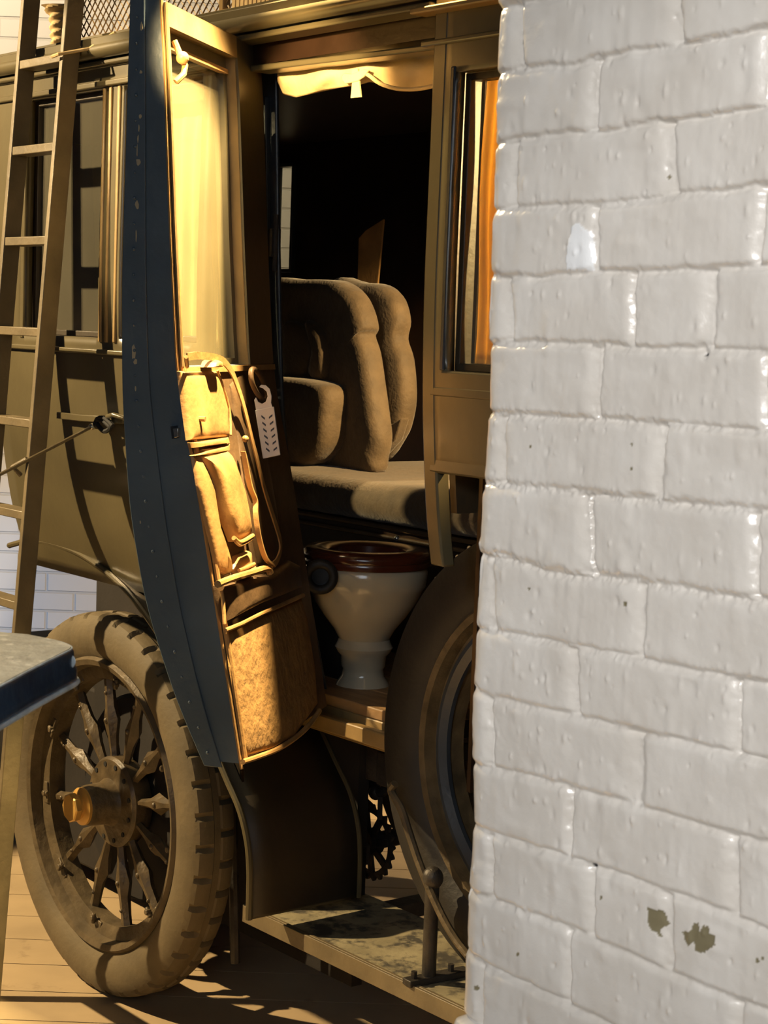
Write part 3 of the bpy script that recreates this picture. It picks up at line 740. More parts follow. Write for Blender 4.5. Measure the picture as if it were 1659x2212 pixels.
obj('rack_slats', mb, 'wicker', car, bevel=.001)
tb = MB(); pz_ = QC(128, 106, .0); zt_ = QC(122, 12, 0)
P = []
for i in range(50):
    t = i / 49; c0 = pz_.lerp(zt_, t)
    r0 = .019 + .016 * max(0, (t - .7) / .3) ** 1.2
    P.append([c0 + (UB * math.cos(a) + NB * math.sin(a)) * (r0 * (1 + .18 * math.sin(2 * a + t * 34))) for a in [k * 2 * math.pi / 16 for k in range(16)]])
tb.quadgrid(P, closed_v=True)
b0 = len(tb.v) - 16; tb.f.append(tuple(range(b0, b0 + 16)))
tw = root('rope_wrapped_post', CAR(*Q(128, 106, 0)), 'rope wrapped post with a flared top standing on the caravan roof behind the ladder', 'post')
obj('post', tb, 'wicker', tw)

# --- stay rod with hook, handle on the waist
pA = QC(198, 922, .16); pB = hit(-60, 1056, CAR(0, .55, 0), NB)
mb = MB().tube([pA, pB], .0042, 8); sr = root('barrier_rod', V((pB.x, pB.y, pB.z)), 'thin rod slanting from the left edge up to the tied catch on the caravan side', 'rod')
obj('rod', mb, 'ladder_paint', sr); obj('tip', MB().sphere(pA, .008, 8), 'nickel', sr)
mb = MB(); kp = [QC(x, y_, .15) for x, y_ in [(203, 918), (212, 906), (226, 912), (238, 924), (226, 932), (214, 922), (208, 908), (222, 902), (236, 912), (244, 920)]]
mb.tube(cr(kp, 4), .0055, 6); obj('knotted_cord', mb, 'hole_black', sr)
mb = MB().strip([QC(128, 897, .135), QC(180, 903, .135), QC(270, 908, .135)], V((0, 0, 1)), .016, NB, .008); mb.tube([QC(232, 900, .15), QC(245, 896, .17), QC(270, 904, .16)], .006, 8)
obj('catch_bar', mb, 'body_paint', car, bevel=.002)

# ================================================================== the open door (part of the caravan)
Zd = sorted(set(lin(2.215, .765, 56)), reverse=True)
ztop, zbot = 2.232, None
def s_of(x, y_, off=0): return DP(x, y_, off)[0]
wS0 = s_of(520, 400); wS1 = s_of(376, 400); wz1 = DP(372, 62)[2]; wz0 = DP(388, 792)[2]
SE = .57
def door_outer(s, z):
    t = min(1, max(0, (s - .12) / (SE - .12))); return (MI(z) - .05) * (1 - t) + (MO(z)) * t if z > 0 else 0
def dpanel(name, s0, s1, z0, z1, nS=8, nZ=30, o1=0.0, o2=None, material='door_blue', parent=None):
    mb = MB(); zs = lin(z1, z0, nZ); ss = lin(s0, s1, nS)
    fi = [[DOOR(s, MI(z) + o1, z) for s in ss] for z in zs]; fo = [[DOOR(s, door_outer(s, z) if o2 is None else MI(z) + o2, z) for s in ss] for z in zs]
    for zi in range(nZ - 1):
        pass
    a = mb.quadgrid(fi); b = mb.quadgrid(fo); n = nS
    for i in range(nZ - 1):
        for j in (0, n - 1): mb.f.append((a + i * n + j, a + (i + 1) * n + j, b + (i + 1) * n + j, b + i * n + j))
    for j in range(n - 1):
        for i in (0, nZ - 1): mb.f.append((a + i * n + j, a + i * n + j + 1, b + i * n + j + 1, b + i * n + j))
    return mb
# bottom edge slopes with the curve: lower panel reaches to the traced bottom
zb_near = DP(525, 1648)[2]
door = obj('door', dpanel('d', .005, SE, zb_near, wz0, 10, 36), 'door_blue', car, smooth=35)
for (a, b, c_, d, nm) in ((wS1, SE, wz0, ztop, 'free_stile'), (.005, wS0, wz0, ztop, 'hinge_stile'), (wS0, wS1, wz1, ztop, 'top_rail')):
    obj(nm, dpanel(nm, a, b, c_, d, 4, 20), 'door_blue' if nm == 'free_stile' else 'frame_gold', door, smooth=35)
# gilt / varnished lining skins on the inner side
skin = lambda s0, s1, z0, z1, th=.004: dpanel('k', s0, s1, z0, z1, 4, 20, th, -.002)
obj('inner_lining', skin(wS1, SE - .006, wz0, ztop - .004), 'frame_gold', door, smooth=35)
obj('inner_lining', skin(.01, wS0, wz0, ztop - .004), 'body_paint', door, smooth=35)
obj('inner_lining', skin(wS0, wS1, wz1, ztop - .004), 'frame_gold', door, smooth=35)
# edge seam and second strip standing proud with rivets and chips
def mo(z): return MO(z)
def edge_pt(f, z, out=0.0):   # f: 0 outer face .. 1 inner face
    return DOOR(SE + out, MO(z) + (MI(z) - MO(z)) * f, z)
zz = lin(ztop, zb_near - .01, 50)
mb = MB(); R_ = [[edge_pt(-.02, z, 0), edge_pt(-.02, z, .006), edge_pt(.46, z, .006), edge_pt(.46, z, 0)] for z in zz]
b0 = mb.quadgrid(R_, closed_v=True); mb.f.append((b0, b0 + 1, b0 + 2, b0 + 3)); e = b0 + 4 * 49; mb.f.append((e + 3, e + 2, e + 1, e))
obj('edge_strip', mb, 'door_blue', door, bevel=.0015)
mb = MB().tube([edge_pt(.98, z, .001) for z in zz], .0035, 6); obj('edge_beading', mb, 'leather', door)
rv = MB()
for k, z in enumerate(lin(2.2, .86, 30)):
    p = edge_pt(.22, z, .006); obj('rivet', MB().sphere(p, .0035 if k % 2 else .0028, 6), 'door_blue', door)
ch = MB()
for (x, y_, w, h) in [(305, 58, 5, 12), (304, 156, 4, 5), (303, 252, 4, 6), (298, 350, 6, 9), (296, 442, 5, 11), (289, 762, 7, 18), (292, 782, 5, 8), (300, 275, 2, 10), (298, 300, 2, 12), (296, 325, 1.5, 20), (294, 510, 1.5, 14), (293, 840, 2, 8), (303, 1128, 2, 4)]:
    z = DP(x, y_, -.1)[2]
    pts = [(x + w * math.cos(a) * random.uniform(.5, 1.1), y_ + h * math.sin(a) * random.uniform(.5, 1.1)) for a in lin(0, 5.5, 8)]
    pl = [hit(px, py, O + SD * (SE + .0068), SD) for px, py in pts]
    obj('paint_chip', MB().prism(pl, [p - SD * .002 for p in pl]), 'chip_cream', door, smooth=0)
# lock plate on the edge
pc = [(369, 921), (384, 919), (387, 945), (372, 948)]
pl = [hit(x, y_, O + SD * (SE + .001), SD) for x, y_ in pc]; obj('lock_plate', MB().prism(pl, [p + SD * .002 for p in pl]), 'jamb_paint', door)
pl = [hit(x, y_, O + SD * (SE + .012), SD) for x, y_ in [(373, 926), (385, 924), (385, 944), (376, 946)]]; obj('lock_bolt', MB().prism(pl, [p - SD * .013 for p in pl]), 'nickel', door, bevel=.001)
pp = DP(405, 906, .01); pl = DOOR(SE - .02, MI(pp[2]), pp[2]); obj('latch_stud', MB().tube([pl, pl + MD * .03], .005, 8), 'leather', door)
# window: recessed sash, wide dark head, pane
def dbar(a, b, c_, d, o0, o1): return dpanel('b', a, b, c_, d, 2, 14, o1, o0)
hz = DP(380, 112, -.03)[2]
for (a, b, c_, d) in ((wS0, wS1, hz, wz1 + .003), (wS0, wS0 + .02, wz0, hz), (wS1 - .012, wS1, wz0, hz), (wS0, wS1, wz0, wz0 + .012)):
    obj('sash', dbar(a, b, c_, d, -.045, -.022), 'body_paint', door, smooth=30)
obj('sash_bead', dbar(wS0 + .01, wS1, hz - .006, hz + .003, -.03, -.014), 'leather', door)
obj('window_pane', dbar(wS0 + .018, wS1 - .012, wz0 + .01, hz, -.037, -.034), 'dusty_glass', door, smooth=0)
# sill ledge
sl0 = DP(553, 793)[2]
obj('sill', dbar(.02, SE - .01, wz0 - .012, wz0 - .001, -.01, .010), 'leather', door, smooth=30)
# upper catch
mb = MB(); a = DP(383, 125, .012); mb.tube([DS(a[0], .008, a[2] + .03), DS(a[0], .02, a[2]), DS(a[0] - .012, .022, a[2] - .012), DS(a[0] + .004, .024, a[2] - .03), DS(a[0] + .014, .012, a[2] - .045)], .006, 8)
mb.sphere(DS(a[0], .022, a[2]), .012, 10); obj('window_catch', mb, 'leather', door)

# --- trimmings: traced outlines laid on the curved inner face
def dtr(px, k=0, off=0.01):
    pts = [(DP(x, y_, off)[0], DP(x, y_, off)[2]) for x, y_ in px]
    return cr2(pts, k, True) if k else pts
def dens(px, n=6):
    out = []
    for i in range(len(px)):
        a = px[i]; b = px[(i + 1) % len(px)]
        for j in range(n): out.append((a[0] + (b[0] - a[0]) * j / n, a[1] + (b[1] - a[1]) * j / n))
    return out
fnD = lambda a, b, h: DS(a, h, b)
def pad(name, px, th, base=.003, material='leather', n=8, pw=5, label=None):
    pts = dtr(dens(px, n), off=base + th * .6)
    mb = MB().dome(fnD, pts, th, base, pw); return obj(name, mb, material, door, smooth=45, label=label)
def piping(name, px, r, base, material='leather', closed=False, k=5):
    pts = cr([DOOR(*DP(x, y_, base)) for x, y_ in px], k, closed); return obj(name, MB().tube(pts, r, 8, closed), material, door)
# dark lining of the lower door
obj('lower_lining', dpanel('l', .01, SE - .004, zb_near + .002, wz0 - .012, 6, 36, .004, -.002), 'leather_dark', door, smooth=35)
# beading on the free inner edge
mb = MB().tube([DS(SE - .004, .006, z) for z in lin(wz0, zb_near + .005, 30)], .0055, 8); obj('hide_beading', mb, 'leather', door)
mb = MB().tube([DS(SE - .002, .006, z) for z in lin(ztop - .005, wz0, 20)], .0045, 8); obj('hide_beading', mb, 'frame_gold', door)
pad('padded_panel', [(392, 802), (468, 800), (482, 840), (494, 885), (497, 945), (412, 952), (402, 880)], .016, pw=10)
piping('panel_piping', [(470, 800), (482, 838), (492, 870), (497, 900), (498, 940)], .0028, .012)
pad('roll', [(415, 957), (497, 944), (500, 957), (418, 968)], .016, .006, n=4)
pad('roll', [(418, 985), (440, 974), (500, 959), (500, 972), (445, 983)], .014, .006, n=4)
pad('leather_strap', [(422, 985), (443, 988), (455, 1020), (466, 1090), (478, 1160), (492, 1210), (506, 1238), (492, 1242), (474, 1235), (450, 1130), (432, 1050)], .014, .004)
pad('leather_case', [(447, 985), (498, 972), (512, 1010), (528, 1060), (538, 1110), (545, 1160), (528, 1172), (512, 1172), (492, 1120), (470, 1050)], .03, .006)
piping('case_piping', [(505, 1162), (516, 1171), (528, 1168), (546, 1157)], .0045, .034)
piping('case_piping', [(508, 1170), (518, 1178), (530, 1174), (546, 1163)], .0028, .034)
pad('leather_case', [(512, 1202), (543, 1190), (545, 1220), (550, 1240), (514, 1250), (508, 1230)], .016, .004, n=4)
piping('case_piping', [(516, 1232), (530, 1227), (549, 1218)], .0035, .022)
piping('case_piping', [(512, 1245), (530, 1238), (551, 1227)], .0035, .022)
pad('dark_case', [(500, 830), (520, 960), (530, 1060), (548, 1160), (562, 1225), (590, 1225), (612, 1200), (604, 1120), (590, 1040), (575, 960), (550, 880), (530, 800)], .012, .002, 'leather_dark')
piping('case_piping', [(522, 985), (528, 1020), (533, 1050), (546, 1085)], .003, .02, 'leather_dark')
# window lift strap: over a box on the sill, down and looped
strap_px = [(402, 771), (424, 768), (450, 770), (478, 778), (497, 800), (508, 825), (520, 860), (531, 900), (543, 950), (556, 1000), (568, 1050), (580, 1090), (593, 1130), (603, 1165), (604, 1190), (596, 1212), (586, 1222)]
sp = cr([DOOR(*DP(x, y_, .026)) for x, y_ in strap_px], 4)
wd = []
for i, p in enumerate(sp):
    t = (sp[min(i + 1, len(sp) - 1)] - sp[max(i - 1, 0)]).normalized(); wd.append(t.cross(MD).normalized())
obj('lift_strap', MB().strip(sp, wd, .014, MD, .003), 'leather', door, smooth=30)
sp2 = cr([DOOR(*DP(x, y_, .03)) for x, y_ in [(586, 1222), (568, 1205), (554, 1160), (547, 1110), (546, 1080), (535, 1050), (525, 1000), (520, 975)]], 4)
wd = [((sp2[min(i + 1, len(sp2) - 1)] - sp2[max(i - 1, 0)]).normalized()).cross(MD).normalized() for i in range(len(sp2))]
obj('lift_strap', MB().strip(sp2, wd, .004, MD, .010), 'leather', door, smooth=30)
pad('strap_guide', [(452, 794), (456, 782), (464, 776), (472, 780), (476, 794)], .03, .01, n=3)
mb = MB().tube([DOOR(*DP(402, 771, .04)), DOOR(*DP(404, 792, .02))], .004, 6); obj('strap_guide', mb, 'leather', door)
obj('strap_button', MB().sphere(DOOR(*DP(530, 948, .03)), .007, 8), 'leather', door)
# pocket shelf, pocket, seams and worn hide
pk = [(470, 1262), (500, 1250), (540, 1238), (576, 1228), (584, 1238)]
piping('pocket_rim', pk, .007, .03)
pad('door_pocket', [(474, 1266), (582, 1240), (632, 1210), (655, 1222), (660, 1268), (560, 1308), (490, 1345), (480, 1300)], .022, .004, 'leather_dark')
piping('seam', [(478, 1275), (482, 1300), (485, 1348)], .0035, .02)
pad('worn_panel', [(492, 1362), (560, 1330), (655, 1292), (668, 1340), (684, 1440), (690, 1520), (640, 1590), (592, 1618), (540, 1632), (528, 1620), (514, 1520), (500, 1440)], .010, .004, 'worn_hide', n=10, pw=8)
piping('seam', [(486, 1362), (520, 1348), (560, 1328), (610, 1306), (655, 1286)], .0045, .016)
piping('hide_beading', [(524, 1646), (560, 1634), (600, 1618), (640, 1592), (668, 1566), (690, 1535)], .0055, .010)
# ring handle
ringc = DOOR(*DP(561, 832, .05)); rp = [(543, 800), (552, 799), (563, 812), (572, 833), (578, 855), (572, 866), (562, 858), (550, 840), (543, 820)]
obj('ring_handle', MB().tube(cr([DOOR(*DP(x, y_, .045)) for x, y_ in rp], 4, True), .0055, 10, True), 'leather_dark', door)

# hanging white tag: a hook ring and a slotted case
tg = root('hanging_tag', DOOR(*DP(578, 900, .05)), 'white plastic hanging tag with dark chevron slots, hooked on the ring of the open door', 'tag')
TN = (CAM - DOOR(*DP(578, 900, .05))); TN.z = 0; TN.normalize()
T0 = DOOR(*DP(578, 900, .055))
def TP(x, y_, h=0): return hit(x, y_, T0 + TN * h, TN)
body = [(551, 886), (592, 878), (606, 983), (568, 991)]
A = [TP(x, y_, .006) for x, y_ in body]; B = [TP(x, y_, -.006) for x, y_ in body]
obj('case', MB().prism(A, B), 'tag_plastic', tg, bevel=.0015)
hk = [(553, 886), (549, 864), (553, 858), (558, 868), (566, 872), (574, 868), (578, 856), (576, 846), (568, 839), (560, 836), (564, 831), (574, 832), (583, 840), (587, 856), (586, 870), (589, 880)]
obj('hook', MB().prism([TP(x, y_, .0035) for x, y_ in hk], [TP(x, y_, -.0035) for x, y_ in hk]), 'tag_plastic', tg, bevel=.001)
mb = MB()
for i in range(6):
    t = i / 5; cx_ = 577 + 10 * t; cy_ = 900 + 70 * t
    for q in (0, 1):
        sx = 1 if q else -1
        base = [(-3.3, -4), (-.6, -1.2), (3.3, 4), (.8, 1.6)] if not q else [(3.3, -4), (-1.0, 1.2), (-3.3, 4), (.8, -1.2)]
        base = [(-5, -4), (-5, -.5), (4, 4.5), (4, .8)] if not q else [(5, -4.5), (5, -1), (-4, 4), (-4, .4)]
        cc = (cx_ + sx * 7.2 - (0 if q else 1), cy_ + (0 if q else 1.5))
        mb.prism([TP(cc[0] + a * .85, cc[1] + b * 1.25, .0066) for a, b in base], [TP(cc[0] + a * .85, cc[1] + b * 1.25, .0055) for a, b in base])
obj('slots', mb, 'tag_hole', tg, smooth=0)

# --- blind inside the doorway
mb = MB(); P = []
U_l, _, Z_t = Q(598, 150, -.03); U_r = .64
for i in range(61):
    t = i / 60; row = []; x = 600 + (948 - 600) * t
    yt = 146 - 42 * t
    yb = np.interp(x, [600, 612, 640, 700, 740, 772, 800, 830, 860, 890, 950], [176, 204, 210, 196, 188, 184, 176, 184, 192, 193, 186])
    for j in range(15):
        k = j / 14; yy = yt + (yb - yt) * k
        row.append(QC(x, yy, .02 + .018 * math.sin(k * 3.1) + .006 * math.sin(t * 24 + k * 3) + .012 * math.sin(t * 5)))
    P.append(row)
mb.quadgrid(P); bl = obj('gathered_blind', mb, 'cloth_cream', car, solid=.002)
mb = MB(); P = [QC(x, y_, .052) for x, y_ in [(762, 150), (775, 148), (779, 182), (782, 210), (760, 212), (763, 180)]]
mb.prism(P, [p + NB * .003 for p in P]); obj('blind_tab', mb, 'cloth_cream', bl)
mb = MB().tube(cr([QC(x, y_, .052) for x, y_ in [(785, 156), (800, 165), (820, 180), (850, 190), (880, 193), (910, 191), (945, 184)]], 4), .004, 8); obj('hem', mb, 'cloth_cream', bl)
P = [QC(x, y_, .052) for x, y_ in [(742, 166), (748, 158), (764, 160), (790, 150), (800, 152), (790, 166), (776, 176), (750, 182), (744, 176)]]
obj('bow', MB().prism(P, [p + NB * .006 for p in P]), 'cloth_cream', bl, bevel=.002)

# ================================================================== seat inside
ST0 = CAR(-.1, -.75, .80)
seat = root('bench_seat', ST0, 'deep buttoned brown bench seat inside the caravan, behind the toilet', 'seat')
def qtr(px, n, k=4): return cr2([(Q(x, y_, n)[0], Q(x, y_, n)[2]) for x, y_ in px], k, True)
def puffc(name, px, nf, depth, material='seat_cloth', k=4, rr=.05, parent=seat):
    """cushion: outline traced at its front plane, rounded edges front and back"""
    pts = qtr(px, nf, k); ca = sum(p[0] for p in pts) / len(pts); cb = sum(p[1] for p in pts) / len(pts)
    R = []
    for h, sc_ in [(.004, .02), (.003, .5), (0, .86), (-.006, .94), (-.016, .985), (-.03, 1.0), (-depth + .012, 1.0), (-depth + .003, .97), (-depth, .9), (-depth, .02)]:
        R.append([CAR(ca + (a - ca) * sc_, nf + h, cb + (b - cb) * sc_) for a, b in pts])
    mb = MB(); mb.quadgrid(R, closed_v=True); return obj(name, mb, material, parent, smooth=60)
puffc('backrest', [(560, 606), (640, 603), (700, 604), (725, 611), (752, 632), (770, 668), (778, 705), (771, 722), (783, 762), (794, 837), (803, 902), (808, 951), (800, 993), (788, 1026), (700, 1040), (600, 1040), (540, 900), (540, 700)], -.74, .07)
puffc('backrest', [(700, 612), (770, 610), (815, 616), (843, 642), (855, 690), (849, 730), (862, 775), (868, 850), (862, 905), (845, 950), (800, 1000), (690, 1000), (670, 800)], -.90, .06)
TL = [Q(x, y_, -.83) for x, y_ in [(796, 890), (828, 916), (842, 918), (867, 903), (852, 950), (820, 985), (790, 1010), (770, 1026)]]
obj('lit_tail_slab', MB().prism([CAR(*q) for q in TL], [CAR(q[0], -.86, q[2]) for q in TL]), 'seat_cloth', seat, bevel=.004)  # added slab cut to the outline of the light falling on the cushion
puffc('armrest', [(560, 818), (620, 816), (675, 826), (698, 845), (697, 900), (690, 960), (660, 1000), (600, 1015), (540, 1000), (530, 880)], -.66, .09)
for px in ([(604, 700), (650, 705), (668, 760), (650, 812), (606, 812)], [(655, 690), (690, 720), (698, 790), (692, 822), (664, 812), (672, 750)]):
    puffc('backrest_tuft', px, -.715, .06)
u0, _, z0 = Q(640, 1032, -.36); u1 = .75
mb = MB(); P = []
for i in range(41):
    u = -.95 + (1.62) * i / 40
    P.append([CAR(u, -.60 + math.cos(a) * .045 + (.004 * math.sin(u * 60)), 1.22 + math.sin(a) * .05) for a in lin(-1.6, 1.6, 12)] + [CAR(u, -.8, 1.275 + .006 * math.sin(u * 14)), CAR(u, -1.2, 1.27), CAR(u, -1.2, 1.17)])
mb.quadgrid(P, closed_v=True); obj('seat_cushion', mb, 'seat_cloth', seat, smooth=60)
mb = MB().box(CAR, (-.95, .67), (-1.2, -.63), (.84, 1.168)); obj('seat_base', mb, 'interior_wood', seat)
mb = MB().tube([CAR(-.95, -.625, 1.155), CAR(.67, -.625, 1.155)], .008, 8); mb.tube([CAR(-.95, -.625, 1.13), CAR(.67, -.625, 1.13)], .006, 8); obj('base_beading', mb, 'leather_dark', seat)
obj('knob', MB().sphere(QC(857, 1163, -.62), .008, 10), 'nickel', seat)

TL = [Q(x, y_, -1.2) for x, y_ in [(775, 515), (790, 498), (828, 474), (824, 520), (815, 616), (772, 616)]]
obj('light_patch_card', MB().prism([CAR(*q) for q in TL], [CAR(q[0], -1.206, q[2]) for q in TL]), 'leather', seat, smooth=0)  # tan card in the shape of a patch of light on the cabin wall
# ================================================================== toilet
tb0 = G(783, 1478, .84); TZ = tb0.z
toilet = root('toilet', tb0, 'cream porcelain toilet with a dark polished wooden seat standing in the caravan doorway', 'toilet')
def tz(y_): # height on the vertical through the foot
    d = V((CAM.x - tb0.x, CAM.y - tb0.y, 0)).normalized(); return hit(790, y_, tb0, d).z
dm = (tb0 - CAM).dot(FW); pm_ = dm / F_PX
prof = [(1222, 128), (1232, 133), (1262, 131), (1272, 125), (1300, 112), (1330, 92), (1360, 68), (1382, 55), (1390, 58), (1400, 63), (1410, 58), (1418, 50), (1440, 48), (1447, 44), (1462, 46), (1476, 56), (1482, 58)]
pr = [(r * pm_, tz(y_) - TZ) for y_, r in prof]; h0 = pr[-1][1]; pr = [(r, h - h0) for r, h in pr] 
pr = [(.02, pr[0][1])] + pr + [(0.001, 0)]
mb = MB().lathe(tb0, V((0, 0, 1)), pr, 56, ex=V((1, 0, 0))); obj('bowl', mb, 'porcelain', toilet, smooth=50)
zt0 = tz(1222) - TZ - h0; 
mb = MB().lathe(tb0, V((0, 0, 1)), [(136 * pm_, zt0 + .0), (138 * pm_, zt0 + .008), (136 * pm_, zt0 + .014), (139 * pm_, zt0 + .018), (139 * pm_, zt0 + .028), (130 * pm_, zt0 + .038), (104 * pm_, zt0 + .040), (86 * pm_, zt0 + .030), (84 * pm_, zt0)], 64, ex=V((1, 0, 0)), closed=True)
obj('seat_ring', mb, 'mahogany', toilet, smooth=50)
tn = (CAM - tb0); tn.z = 0; tn.normalize(); rc = hit(692, 1246, tb0 + tn * .14, tn); ts = tn.cross(V((0, 0, 1)))
mb = MB().tube([rc + (ts * math.cos(a) + V((0, 0, 1)) * math.sin(a)) * .029 for a in lin(0, 2 * math.pi, 29)[:-1]], .011, 10, True); obj('inlet_collar', mb, 'spare_rubber', toilet)
mb = MB().tube([rc - tn * .01, rc + tn * .0], .022, 20); mb.tube([rc, rc - tn * .05, V((tb0.x, tb0.y, rc.z - .02))], .018, 12); obj('inlet_pipe', mb, 'jamb_paint', toilet)

# ================================================================== spare wheel on the running board
spn = -.175; us = Q(850, 1562, spn)[0] + .485
spc_ = CAR(us, spn, ZR + .472)
sw = root('spare_wheel', CAR(us, spn, ZR + .001), 'dark spare wheel standing on the running board at the brick wall, studs round its edge', 'wheel')
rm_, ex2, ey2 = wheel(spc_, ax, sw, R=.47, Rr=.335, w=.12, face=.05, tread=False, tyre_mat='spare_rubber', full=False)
mb = MB().lathe(spc_, ax, [(.285, .02), (.30, .03), (.31, .028), (.305, .01), (.285, .01)], 96, closed=True, ex=ex2); obj('rim_ring', mb, 'jamb_paint', sw)
mb = MB()
for k in range(72):
    a = k * 2 * math.pi / 72; p = spc_ + (ex2 * math.cos(a) + ey2 * math.sin(a)) * .470 + ax * .024; obj('stud', MB().sphere(p, .0048, 6), 'stud_brass', sw)
# timber chock behind (warm panel seen through the wheel)
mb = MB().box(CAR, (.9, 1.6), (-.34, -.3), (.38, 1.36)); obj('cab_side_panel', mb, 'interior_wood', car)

# ================================================================== ladder
lu1 = -.585; lu0 = -.80
lp = lambda z: .21 + (2.37 - z) * .074
lad = root('ladder', CAR((lu0 + lu1) / 2, lp(0), 0), 'narrow olive ladder with flat rungs leaning against the caravan side', 'ladder')
for u in (lu0, lu1):
    A = [CAR(u - .008, lp(0) - .0, 0), CAR(u + .008, lp(0), 0), CAR(u + .008, lp(0) - .043, 0), CAR(u - .008, lp(0) - .043, 0)]
    B = [CAR(u - .008, lp(2.62), 2.62), CAR(u + .008, lp(2.62), 2.62), CAR(u + .008, lp(2.62) - .043, 2.62), CAR(u - .008, lp(2.62) - .043, 2.62)]
    obj('rail', MB().prism(A, B), 'ladder_paint', lad, bevel=.002)
ry = [(125, 318), (125, 318)]
zr = []
for y_ in (125, 318, 520, 718, 915, 1112):
    zr.append(Q(95, y_, lp(2.0))[2])
step = (zr[0] - zr[5]) / 5
zr = [zr[0] + step] + zr + [zr[5] - step * k for k in (1, 2, 3, 4)]
for i, z in enumerate(zr):
    if z < .1: continue
    n0 = lp(z)
    mb = MB().box(CAR, (lu0 + .008, lu1 - .008), (n0 - .05, n0 - .002), (z - .010, z + .010)); obj('rung', mb, 'ladder_paint', lad, bevel=.002)
hkz = Q(60, 1012, lp(1.2))[2]
mb = MB().tube([CAR(lu1, lp(hkz) + .0, hkz + .02), CAR(lu1 - .03, lp(hkz) + .02, hkz + .0), CAR(lu1 - .03, lp(hkz) + .0, hkz - .02)], .006, 8); obj('hook', mb, 'ladder_paint', lad)
mb = MB(); zc_ = Q(130, 122, lp(2.2))[2]
mb.tube([CAR(lu1 - .02, lp(2.2) + .01, zc_), CAR(lu1 + .012, lp(2.2) + .01, zc_ + .003), CAR(lu1 + .04, .17, zc_ + .02), CAR(lu1 + .12, .15, zc_ + .05)], .004, 6); obj('tie_cord', mb, 'wicker', lad)

# ================================================================== table corner in the left foreground
ZTB = 1.30
tp = [(-260, 1352), (0, 1365), (60, 1370), (120, 1382), (146, 1391), (153, 1396), (150, 1401), (128, 1412), (60, 1446), (0, 1478), (-300, 1635)]
tp3 = [G(x, y_, ZTB) for x, y_ in tp]
cen = sum(tp3, V()) / len(tp3)
table = root('display_table', V((cen.x - .1, cen.y - .05, 0)), 'speckled grey table top with worn dark blue metal edge in the left foreground', 'table')
obj('table_top', MB().prism([p - V((0, 0, .03)) for p in tp3], tp3), 'table_top', table, smooth=0)
k0 = cr(tp3[2:], 4); rings = []
for i, p in enumerate(k0):
    t = (k0[min(i + 1, len(k0) - 1)] - k0[max(i - 1, 0)]).normalized(); o_ = t.cross(V((0, 0, 1))).normalized()
    if o_.dot(p - cen) < 0: o_ = -o_
    rings.append([p + o_ * a_ + V((0, 0, z_)) for a_, z_ in ((-.006, -.0015), (.001, -.0015), (.0035, -.005), (.004, -.019), (.007, -.024), (.0075, -.036), (.003, -.043), (-.012, -.043))])
mb = MB(); mb.quadgrid(rings, closed_v=True); obj('edge_trim', mb, 'table_trim', table, smooth=50)
obj('trim_wear', MB().tube([r[5] - V((0, 0, .002)) for r in rings], .0032, 6), 'table_trim_worn', table)
obj('trim_wear', MB().tube([r[1] for r in rings], .0011, 6), 'table_trim_worn', table)
scp = G(147, 1398, ZTB) - V((0, 0, .016)); scd = (CAM - scp).normalized()
obj('trim_screw', MB().lathe(scp + scd * .010, scd, [(0, -.008), (.0085, -.008), (.0085, .001), (.006, .003), (0, .0035)], 20), 'table_trim_worn', table)
mb = MB().box(lambda x, y_, z: V((table.location.x + x, table.location.y + y_, z)), (-.12, -.06), (-.05, .01), (0, ZTB - .03)); obj('leg', mb, 'table_trim', table, bevel=.004)

# ================================================================== light
def spot(name, loc, tgt, power, col, size=40, blend=.3, r=.05):
    l = bpy.data.lights.new(name, 'SPOT'); l.energy = power; l.color = col; l.spot_size = rad(size); l.spot_blend = blend; l.shadow_soft_size = r
    o = bpy.data.objects.new(name, l); COL.objects.link(o); o.location = loc; o.rotation_euler = (V(tgt) - V(loc)).to_track_quat('-Z', 'Y').to_euler(); return o
def area(name, loc, tgt, power, col, sx, sy):
    l = bpy.data.lights.new(name, 'AREA'); l.energy = power; l.color = col; l.shape = 'RECTANGLE'; l.size = sx; l.size_y = sy
    o = bpy.data.objects.new(name, l); COL.objects.link(o); o.location = loc; o.rotation_euler = (V(tgt) - V(loc)).to_track_quat('-Z', 'Y').to_euler(); return o
WARM = (1.0, .68, .30)
spot('lamp_over_door', CAR(.60, .13, 3.1), CAR(.33, .3, 1.3), 1450, (1.0, .74, .38), 42, .35, .03)
spot('lamp_left', CAR(-2.3, 2.3, 3.15), CAR(-1.0, .2, 1.35), 1250, (1.0, .74, .40), 43, .15, .03)
spot('rack_fill', CAR(-.5, 1.0, 3.4), CAR(-.2, .05, 2.45), 160, (1.0, .74, .40), 40, .4, .03)  # added fill that brightens the roof rack, no fixture there
spot('lamp_side', CAR(-1.4, 2.4, 3.0), CAR(-.25, .12, 1.88), 400, (1.0, .76, .42), 14, .5, .03)
spot('blind_fill', CAR(1.0, 1.5, 2.30), CAR(.17, .0, 2.09), 700, WARM, 13, .6, .03)  # added narrow fill aimed at the blind
spot('curtain_backlight', CAR(1.2, -.45, 2.1), CAR(.80, .08, 1.88), 200, WARM, 60, .5, .03)  # added backlight to make the right-hand curtain glow
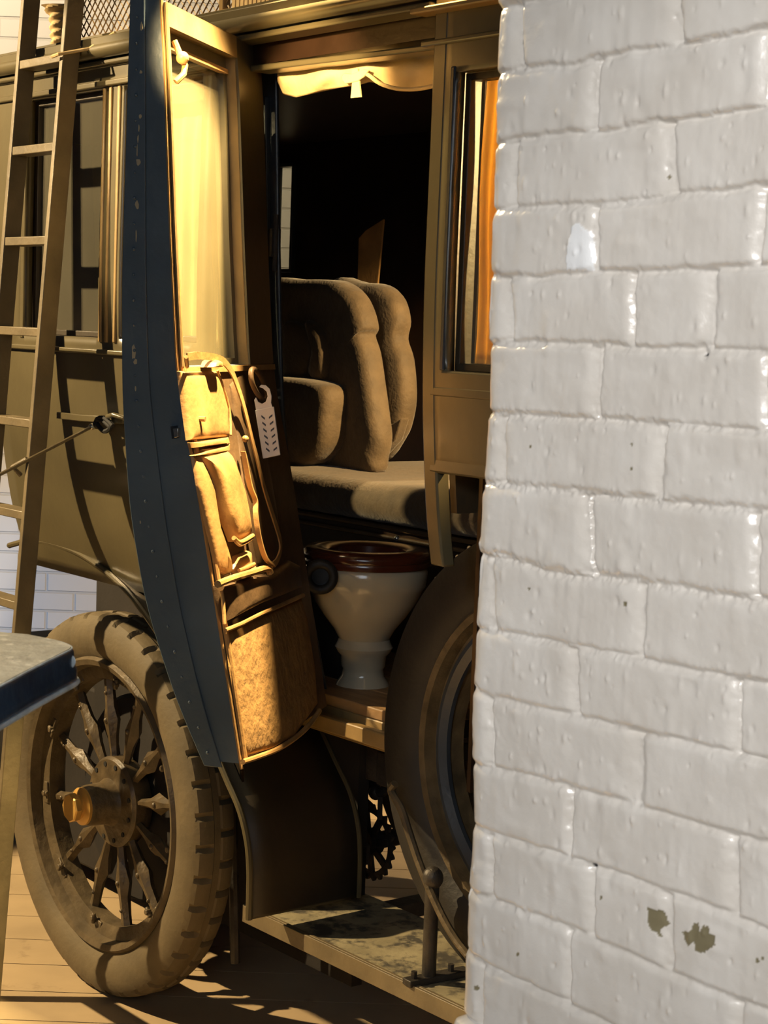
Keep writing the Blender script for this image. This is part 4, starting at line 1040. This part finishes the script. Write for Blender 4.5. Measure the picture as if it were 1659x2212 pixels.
spot('seat_fill', CAR(.64, -1.02, 2.15), CAR(-.5, -.95, 1.5), 300, WARM, 46, .4, .02)  # added fill inside the body, catches the right sides of the cushions
spot('wall_edge_fill', (-1.1, 3.6, 2.75), (.1, 2.03, 1.4), 150, (1.0, .78, .45), 50, .5, .05)  # added warm fill grazing the rounded edge of the brick wall
spot('lamp_back', (-2.6, 5.6, 3.9), (-1.6, 7.4, 3.0), 420, (1, .80, .55), 60, .6, .1)
spot('back_wall_fill', (-2.3, 5.4, 1.7), (-2.3, 7.4, 1.0), 90, (1, .80, .55), 47, .2, .05)  # added warm fill, its cone edge stands in for the body's shadow edge
spot('floor_fill', (.9, 6.7, 3.2), (-.1, 6.3, 0), 260, (1, .74, .42), 70, .5, .1)  # added fill for the floor seen beneath the caravan
spot('wall_fill_spot', (-1.3, -1.6, 2.9), (.52, 1.95, 1.42), 600, (1.0, .975, .94), 23, .2, .42)  # added spot that brightens only the near brick wall
area('daylight_window', (-.6, -1.8, 2.7), (-.1, 2.6, 1.3), 27, (.82, .91, 1.0), 1.4, 1.4)
spot('blue_wall_fill', (-3.2, 5.9, .6), (-1.2, 7.4, .5), 150, (.14, .46, 1.0), 30, .5, .2)  # added blue fill tinting the low part of the back wall
w = bpy.data.worlds.new('w'); sc.world = w; w.use_nodes = True
bg = w.node_tree.nodes['Background']; bg.inputs[0].default_value = (.5, .66, 1.0, 1); bg.inputs[1].default_value = .016

cam = bpy.data.cameras.new('camera'); co = bpy.data.objects.new('camera', cam); COL.objects.link(co)
Mx = Matrix(((RT.x, UP.x, -FW.x, CAM.x), (RT.y, UP.y, -FW.y, CAM.y), (RT.z, UP.z, -FW.z, CAM.z), (0, 0, 0, 1))); co.matrix_world = Mx
cam.sensor_fit = 'VERTICAL'; cam.sensor_height = 36; cam.lens = F_PX / 2212 * 36
cam.dof.use_dof = True; cam.dof.focus_distance = 3.7; cam.dof.aperture_fstop = 20
sc.camera = co
sc.view_settings.view_transform = 'Standard'; sc.view_settings.look = 'None'; sc.view_settings.exposure = 0; sc.view_settings.gamma = 1
sc.view_settings.use_curve_mapping = False
